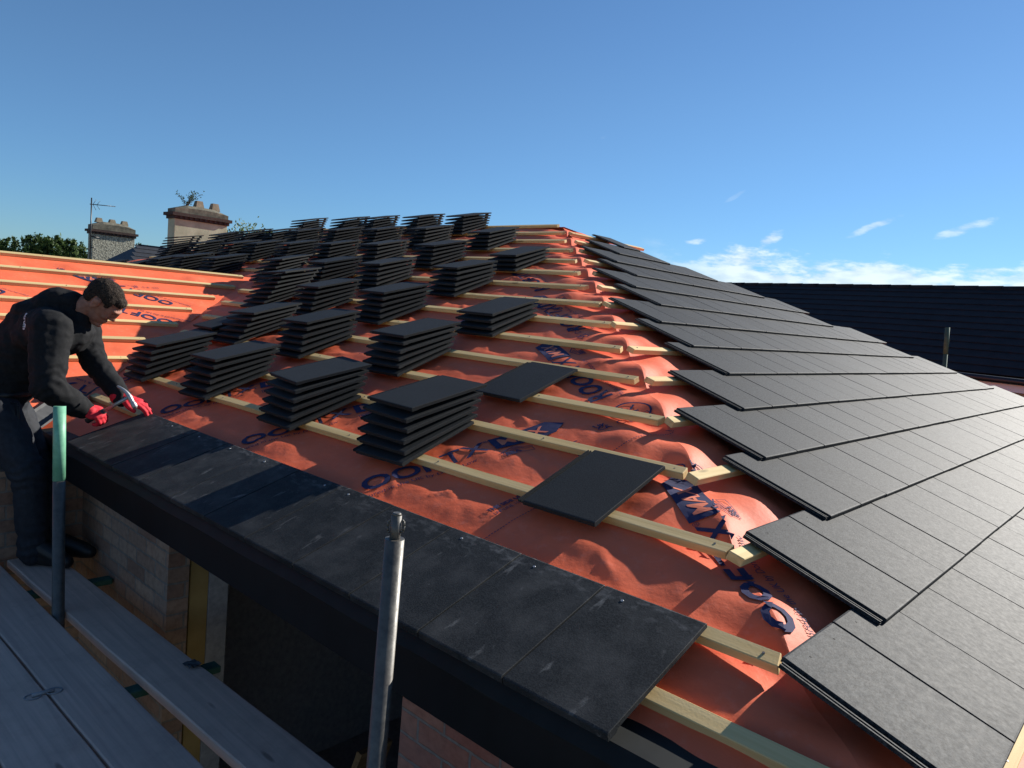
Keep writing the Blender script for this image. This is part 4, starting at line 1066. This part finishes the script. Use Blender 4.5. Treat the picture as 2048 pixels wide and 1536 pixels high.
def chimney(label, x, y0, y1, w, zb_, zt, capz, pots, pot_h, mt, fl=0.10):
    c = empty('chimney_stack', (x-w/2, (y0+y1)/2, zb_)); tag(c, label, 'chimney', 'chimney stacks of the houses behind')
    bm = bmesh.new(); box(bm, x-w, x, y0, y1, zb_, zt); bev(bm, 0.008); bmo('rendered_stack', bm, mt, c)
    bm = bmesh.new(); box(bm, x-w-0.03, x+0.03, y0-0.03, y1+0.03, zt-0.02, zt+0.045); box(bm, x-w-0.075, x+0.075, y0-0.075, y1+0.075, zt+0.047, zt+0.115)
    n = int((y1-y0+0.1)/0.11)
    for i in range(n): box(bm, x+0.028, x+0.055, y0-0.03+i*0.11, y0+0.03+i*0.11, zt-0.01, zt+0.046)
    bmo('brick_corbel', bm, M_BRKD, c)
    bm = bmesh.new(); z0 = zt+0.117; v, f = box(bm, x-w-0.01, x+0.01, y0-0.01, y1+0.01, z0, capz)
    bmesh.ops.subdivide_edges(bm, edges=bm.edges[:], cuts=3, use_grid_fill=True)
    for q in bm.verts:
        if q.co.z > capz-0.002:
            e = min(q.co.y-(y0-0.01), (y1+0.01)-q.co.y); e2 = min(q.co.x-(x-w-0.01), x+0.01-q.co.x)
            q.co.z += fl*min(1, e/0.18)*min(1, 0.35+e2/0.12)+0.02*fn(q.co.y*5, q.co.x*5)
        q.co += Vector((0.006*fn(q.co.y*9, q.co.z*9), 0, 0))
    bmo('flaunching', bm, M_CONC, c)
    for py in pots:
        bm = bmesh.new(); zz = capz+fl*0.75; hw, ht = 0.095, 0.062; xm = x-w/2
        hexa(bm, [(xm-hw,py-hw,zz),(xm+hw,py-hw,zz),(xm+hw,py+hw,zz),(xm-hw,py+hw,zz),(xm-ht,py-ht,zz+pot_h),(xm+ht,py-ht,zz+pot_h),(xm+ht,py+ht,zz+pot_h),(xm-ht,py+ht,zz+pot_h)])
        top = max(bm.faces, key=lambda f: f.calc_center_median().z)
        r_ = bmesh.ops.inset_region(bm, faces=[top], thickness=0.018); 
        for q in top.verts: q.co.z -= 0.07
        bmo('chimney_pot', bm, M_POT, c)
    return c
chimney('smooth cream rendered chimney with two clay pots and a plant growing on top', -15.62, 5.30, 6.48, 0.34, -0.6, 2.10, 2.30, [5.88, 6.24], 0.165, M_REND, 0.10)
chimney('roughcast chimney with three clay pots and an aerial on its side', -22.96, 6.10, 7.26, 0.36, -1.2, 1.93, 2.17, [6.31, 6.67, 7.01], 0.13, M_ROUGHC, 0.12)
# aerial
ae = empty('aerial', (-22.8, 6.0, 1.0)); tag(ae, 'thin television aerial strapped to the roughcast chimney', 'aerial')
bm = bmesh.new(); tube(bm, (-22.80, 6.00, 1.05), (-22.80, 5.99, 2.90), 0.018, 0.018, 8); bmo('mast', bm, M_BLKP, ae)
bm = bmesh.new(); tube(bm, (-22.80, 5.95, 2.715), (-22.80, 6.63, 2.755), 0.012, 0.010, 8)
for i in range(9):
    y = 6.04+i*0.07; l = 0.05
    tube(bm, (-22.80-l, y, 2.72+i*0.004), (-22.80+l, y, 2.72+i*0.004), 0.004, 0.004, 6)
for sy, sz in ((1, 1), (1, -1)):
    for k in (0, 1): tube(bm, (-22.80, 6.03+k*0.10, 2.72), (-22.80, 6.03+k*0.10+0.085, 2.72+sz*(0.15 if k == 0 else 0.12)), 0.006, 0.006, 6)
bmo('antenna_boom', bm, M_BLKP, ae)
bm = bmesh.new(); tube(bm, (-22.80, 6.0, 1.82), (-22.80, 6.22, 1.80), 0.02, 0.02, 6); tube(bm, (-22.80, 6.0, 1.50), (-22.80, 6.14, 1.50), 0.015, 0.015, 6); bmo('bracket', bm, M_BLKP, ae)

# foliage ------------------------------------------------------------------------
def leaf_mat(name, c0, c1):
    mt, t, b = mat(name, c0, 0.55, 0, 0.3)
    g = t.nodes.new('ShaderNodeNewGeometry'); r_ = g.outputs['Random Per Island']
    c = ramp(t, r_, [(0.0, c0), (1.0, c1)]); v = coords(t); big = noi(t, v, 1.1, 3)
    c = mixc(t, ramp(t, big, [(0.35,(0,0,0)),(0.7,(0.5,)*3)]), c, tuple(x*1.35 for x in c1))
    t.links.new(c, b.inputs['Base Color'])
    tr = t.nodes.new('ShaderNodeBsdfTranslucent'); t.links.new(c, tr.inputs[0]); ms = t.nodes.new('ShaderNodeMixShader'); ms.inputs[0].default_value = 0.3
    t.links.new(b.outputs[0], ms.inputs[1]); t.links.new(tr.outputs[0], ms.inputs[2]); t.links.new(ms.outputs[0], t.nodes['Material Output'].inputs[0])
    return mt
M_LEAF = leaf_mat('dark_green_leaves', (0.028,0.055,0.016), (0.075,0.12,0.032))
M_LEAFY = leaf_mat('yellow_green_leaves', (0.07,0.10,0.025), (0.17,0.20,0.055))
M_BARK = simple_noise_mat('bark', (0.06,0.045,0.03), (0.12,0.09,0.06), 10, 0.9)
def tree(label, base, lobes, nleaf, ls, mt, seed, name='tree'):
    t = empty(name, base); tag(t, label, 'tree', 'trees beyond the roofs'); rr = random.Random(seed)
    bm = bmesh.new(); bx, by, bz = base
    cx = sum(l[0] for l in lobes)/len(lobes); cy = sum(l[1] for l in lobes)/len(lobes); cz = min(l[2] for l in lobes)
    tube(bm, base, (cx, cy, cz), 0.16, 0.09, 8)
    for l in lobes: tube(bm, (cx, cy, cz-0.3), (l[0], l[1], l[2]), 0.07, 0.02, 6)
    bmo('trunk', bm, M_BARK, t)
    bm = bmesh.new(); tw_ = sum(l[3]**2 for l in lobes)
    for l in lobes:
        n = int(nleaf*l[3]**2/tw_)
        twigs = []
        for _ in range(max(10, n//16)):
            d = Vector((rr.gauss(0,1), rr.gauss(0,1), rr.gauss(0,1))).normalized(); q = (0.45+0.62*rr.random()**0.6)*(1+0.35*fn(d.x*2.2+seed, d.y*2.2, d.z*2.2))
            twigs.append(Vector(l[:3])+d*l[3]*q)
        for tg in twigs:
            for _ in range(16):
                c = tg+Vector((rr.gauss(0,1), rr.gauss(0,1), rr.gauss(0,1)))*l[3]*0.075
                a = Vector((rr.gauss(0,1), rr.gauss(0,1), rr.gauss(0,1))).normalized(); b = a.orthogonal().normalized()
                b = (Matrix.Rotation(rr.random()*6.28, 3, a) @ b); s_ = ls*rr.uniform(0.6, 1.3)
                p = [c-a*s_, c+b*s_*0.45, c+a*s_, c-b*s_*0.45]
                bm.faces.new([bm.verts.new(x) for x in p])
    bmo('crown', bm, mt, t)
    return t
G0 = -2.9
tree('dark bushy tree at the left edge beyond the orange roof', (-47.4, 8.6, G0), [(-47.3, 8.6, 1.0, 1.25), (-47.0, 9.6, 1.0, 1.0)], 2600, 0.10, M_LEAF, 1)
tree('pointed tree between the left edge and the broad laurel-like tree', (-46.4, 9.9, G0), [(-46.4, 9.9, 1.2, 1.0), (-46.3, 9.7, 1.9, 0.45)], 1900, 0.10, M_LEAF, 2)
tree('broadest dark green tree left of the roughcast chimney', (-45.3, 11.2, G0), [(-45.4, 10.9, 1.25, 1.2), (-45.1, 11.6, 1.5, 1.15), (-45.4, 10.6, 2.0, 0.55), (-44.9, 12.0, 2.0, 0.6)], 5200, 0.13, M_LEAF, 3)
tree('lower green tree close against the left side of the roughcast chimney', (-44.0, 12.8, G0), [(-44.1, 12.4, 1.1, 1.2), (-43.6, 13.2, 1.1, 1.15)], 3600, 0.10, M_LEAF, 4)
tree('tree showing just over the slate ridge between the two chimneys', (-41.5, 15.2, G0), [(-41.7, 14.7, 1.5, 0.9), (-41.3, 15.6, 1.35, 0.8)], 1600, 0.10, M_LEAF, 5)
tree('sunlit yellow-green tree against the right side of the cream chimney', (-28.4, 13.7, G0), [(-28.5, 13.6, 2.05, 1.3), (-28.2, 14.4, 1.75, 1.2)], 5600, 0.07, M_LEAFY, 6)
tree('small tree tip poking above the tile stacks right of the chimneys', (-36.5, 19.2, G0), [(-36.6, 19.1, 3.1, 0.75)], 900, 0.09, M_LEAFY, 7)
# self-sown plant on the cream chimney
pl = empty('chimney_plant', (-15.75, 5.56, 2.38)); tag(pl, 'wispy green plant growing out of the cream chimney top', 'plant')
rr = random.Random(9); bm = bmesh.new(); lf = bmesh.new()
for k in range(9):
    p = Vector((-15.75+rr.uniform(-0.04,0.04), 5.58+rr.uniform(-0.05,0.06), 2.37)); d = Vector((rr.uniform(-0.3,0.3), rr.uniform(-0.75,0.75), 1)).normalized(); L = rr.uniform(0.20, 0.42)
    if k == 0: d = Vector((0, 0.62, 1)).normalized(); L = 0.50
    n = 7
    for i in range(n):
        q = p+d*L/n; tube(bm, p, q, 0.006*(1-i/n)+0.002, 0.006*(1-(i+1)/n)+0.002, 5); p = q; d = (d+Vector((rr.uniform(-.15,.15), rr.uniform(-.18,.2), rr.uniform(-.1,.08)))).normalized()
        if i > 1:
            for _ in range(6):
                c = p+Vector((rr.gauss(0,1), rr.gauss(0,1), rr.gauss(0,1)))*0.028; a = Vector((rr.gauss(0,1), rr.gauss(0,1), rr.gauss(0,1))).normalized(); b = a.orthogonal().normalized(); s_ = rr.uniform(0.012, 0.024)
                lf.faces.new([lf.verts.new(x) for x in (c-a*s_, c+b*s_*0.5, c+a*s_, c-b*s_*0.5)])
bmo('stems', bm, M_BARK, pl); bmo('leaves', lf, M_LEAF, pl)

# long dark roofed building on the right ----------------------------------------
rb = empty('long_building', (-3, 14.0, -2.9)); tag(rb, 'long building with a black tiled roof in shade beyond the sunlit tiles', 'building')
DA, DB = Vector((0.955, -0.2965, 0)), Vector((0.2965, 0.955, 0)); DZ = Vector((0, 0, 1))
def LP(a, b, z): return DA*a+DB*b+DZ*z
EY, EZ, RY, RZ = 10.98, 0.40, 13.6, 1.95
upv = (LP(0, RY, RZ)-LP(0, EY, EZ)); SL = upv.length; upv.normalize(); nn = DA.cross(upv).normalized(); nn = nn if nn.z > 0 else -nn
M_RTILE = simple_noise_mat('black_roof_tiles', (0.009,0.010,0.012), (0.016,0.0175,0.021), 5, 0.75, bs=0.3, bd=0.003, spec=0.2)
A0, A1 = -18.0, 5.0
def lbox(bm, a0, a1, b0, b1, z0, z1): obox(bm, LP(a0, b0, z0), DA*(a1-a0), DB*(b1-b0), DZ*(z1-z0))
bm = bmesh.new(); nc = 13; g = SL/nc
for c in range(nc):
    a = LP(A0, EY, EZ)+upv*(c*g)+nn*0.016
    obox(bm, a-nn*0.014, DA*(A1-A0), upv*(g+0.02)-nn*0.014, nn*0.013)
bmo('roof_courses', bm, M_RTILE, rb)
bm = bmesh.new(); hexa(bm, [LP(A0, EY+0.05, EZ-0.09), LP(A1, EY+0.05, EZ-0.09), LP(A1, RY+2.6, EZ-0.09), LP(A0, RY+2.6, EZ-0.09), LP(A0, RY-0.02, RZ-0.03), LP(A1, RY-0.02, RZ-0.03), LP(A1, RY+0.02, RZ-0.03), LP(A0, RY+0.02, RZ-0.03)]); bmo('roof', bm, M_RTILE, rb)
bm = bmesh.new()
for i in range(51): tube(bm, LP(A0+i*0.45, RY, RZ-0.02), LP(A0+i*0.45+0.44, RY, RZ-0.016), 0.066, 0.070, 10)
bmo('ridge_caps', bm, M_RTILE, rb)
bm = bmesh.new(); tube(bm, LP(A0, EY-0.06, EZ-0.06), LP(A1, EY-0.06, EZ-0.075), 0.052, 0.052, 12); bmo('gutter', bm, M_BLKP, rb)
bm = bmesh.new(); lbox(bm, A0, A1, EY+0.01, EY+0.03, EZ-0.235, EZ-0.10); bmo('white_fascia', bm, M_PVC, rb)
bm = bmesh.new(); lbox(bm, A0, A1, EY+0.25, EY+0.45, -2.9, EZ-0.20); bmo('wall', bm, M_WALL, rb)
bm = bmesh.new(); lbox(bm, A0, A1, EY+0.031, EY+0.249, EZ-0.236, EZ-0.22); bmo('soffit', bm, M_PVC, rb)
bm = bmesh.new(); tube(bm, LP(-4.25, EY+0.18, EZ-0.24), LP(-4.25, EY+0.18, -2.9), 0.04, 0.04, 12); bmo('downpipe', bm, M_BLKP, rb)
bm = bmesh.new(); pts = [LP(-5.3+0.13*i, EY+0.235, 0.06-0.02*math.sin(i*1.1)-(0.10 if i in (5, 6) else 0)) for i in range(7)]; polytube(bm, pts, 0.008, 6); bmo('cable', bm, M_BLKP, rb)

# zip pull on the jacket
bm = bmesh.new(); zc = neck+CR*0.030-CU*0.075-_f*0.085
polytube(bm, [zc, zc+CR*0.012+CU*0.022, zc+CR*0.020-CU*0.004, zc+CR*0.006-CU*0.026, zc], 0.0016, 6); bmo('zip_pull', bm, M_INKO, man, True)
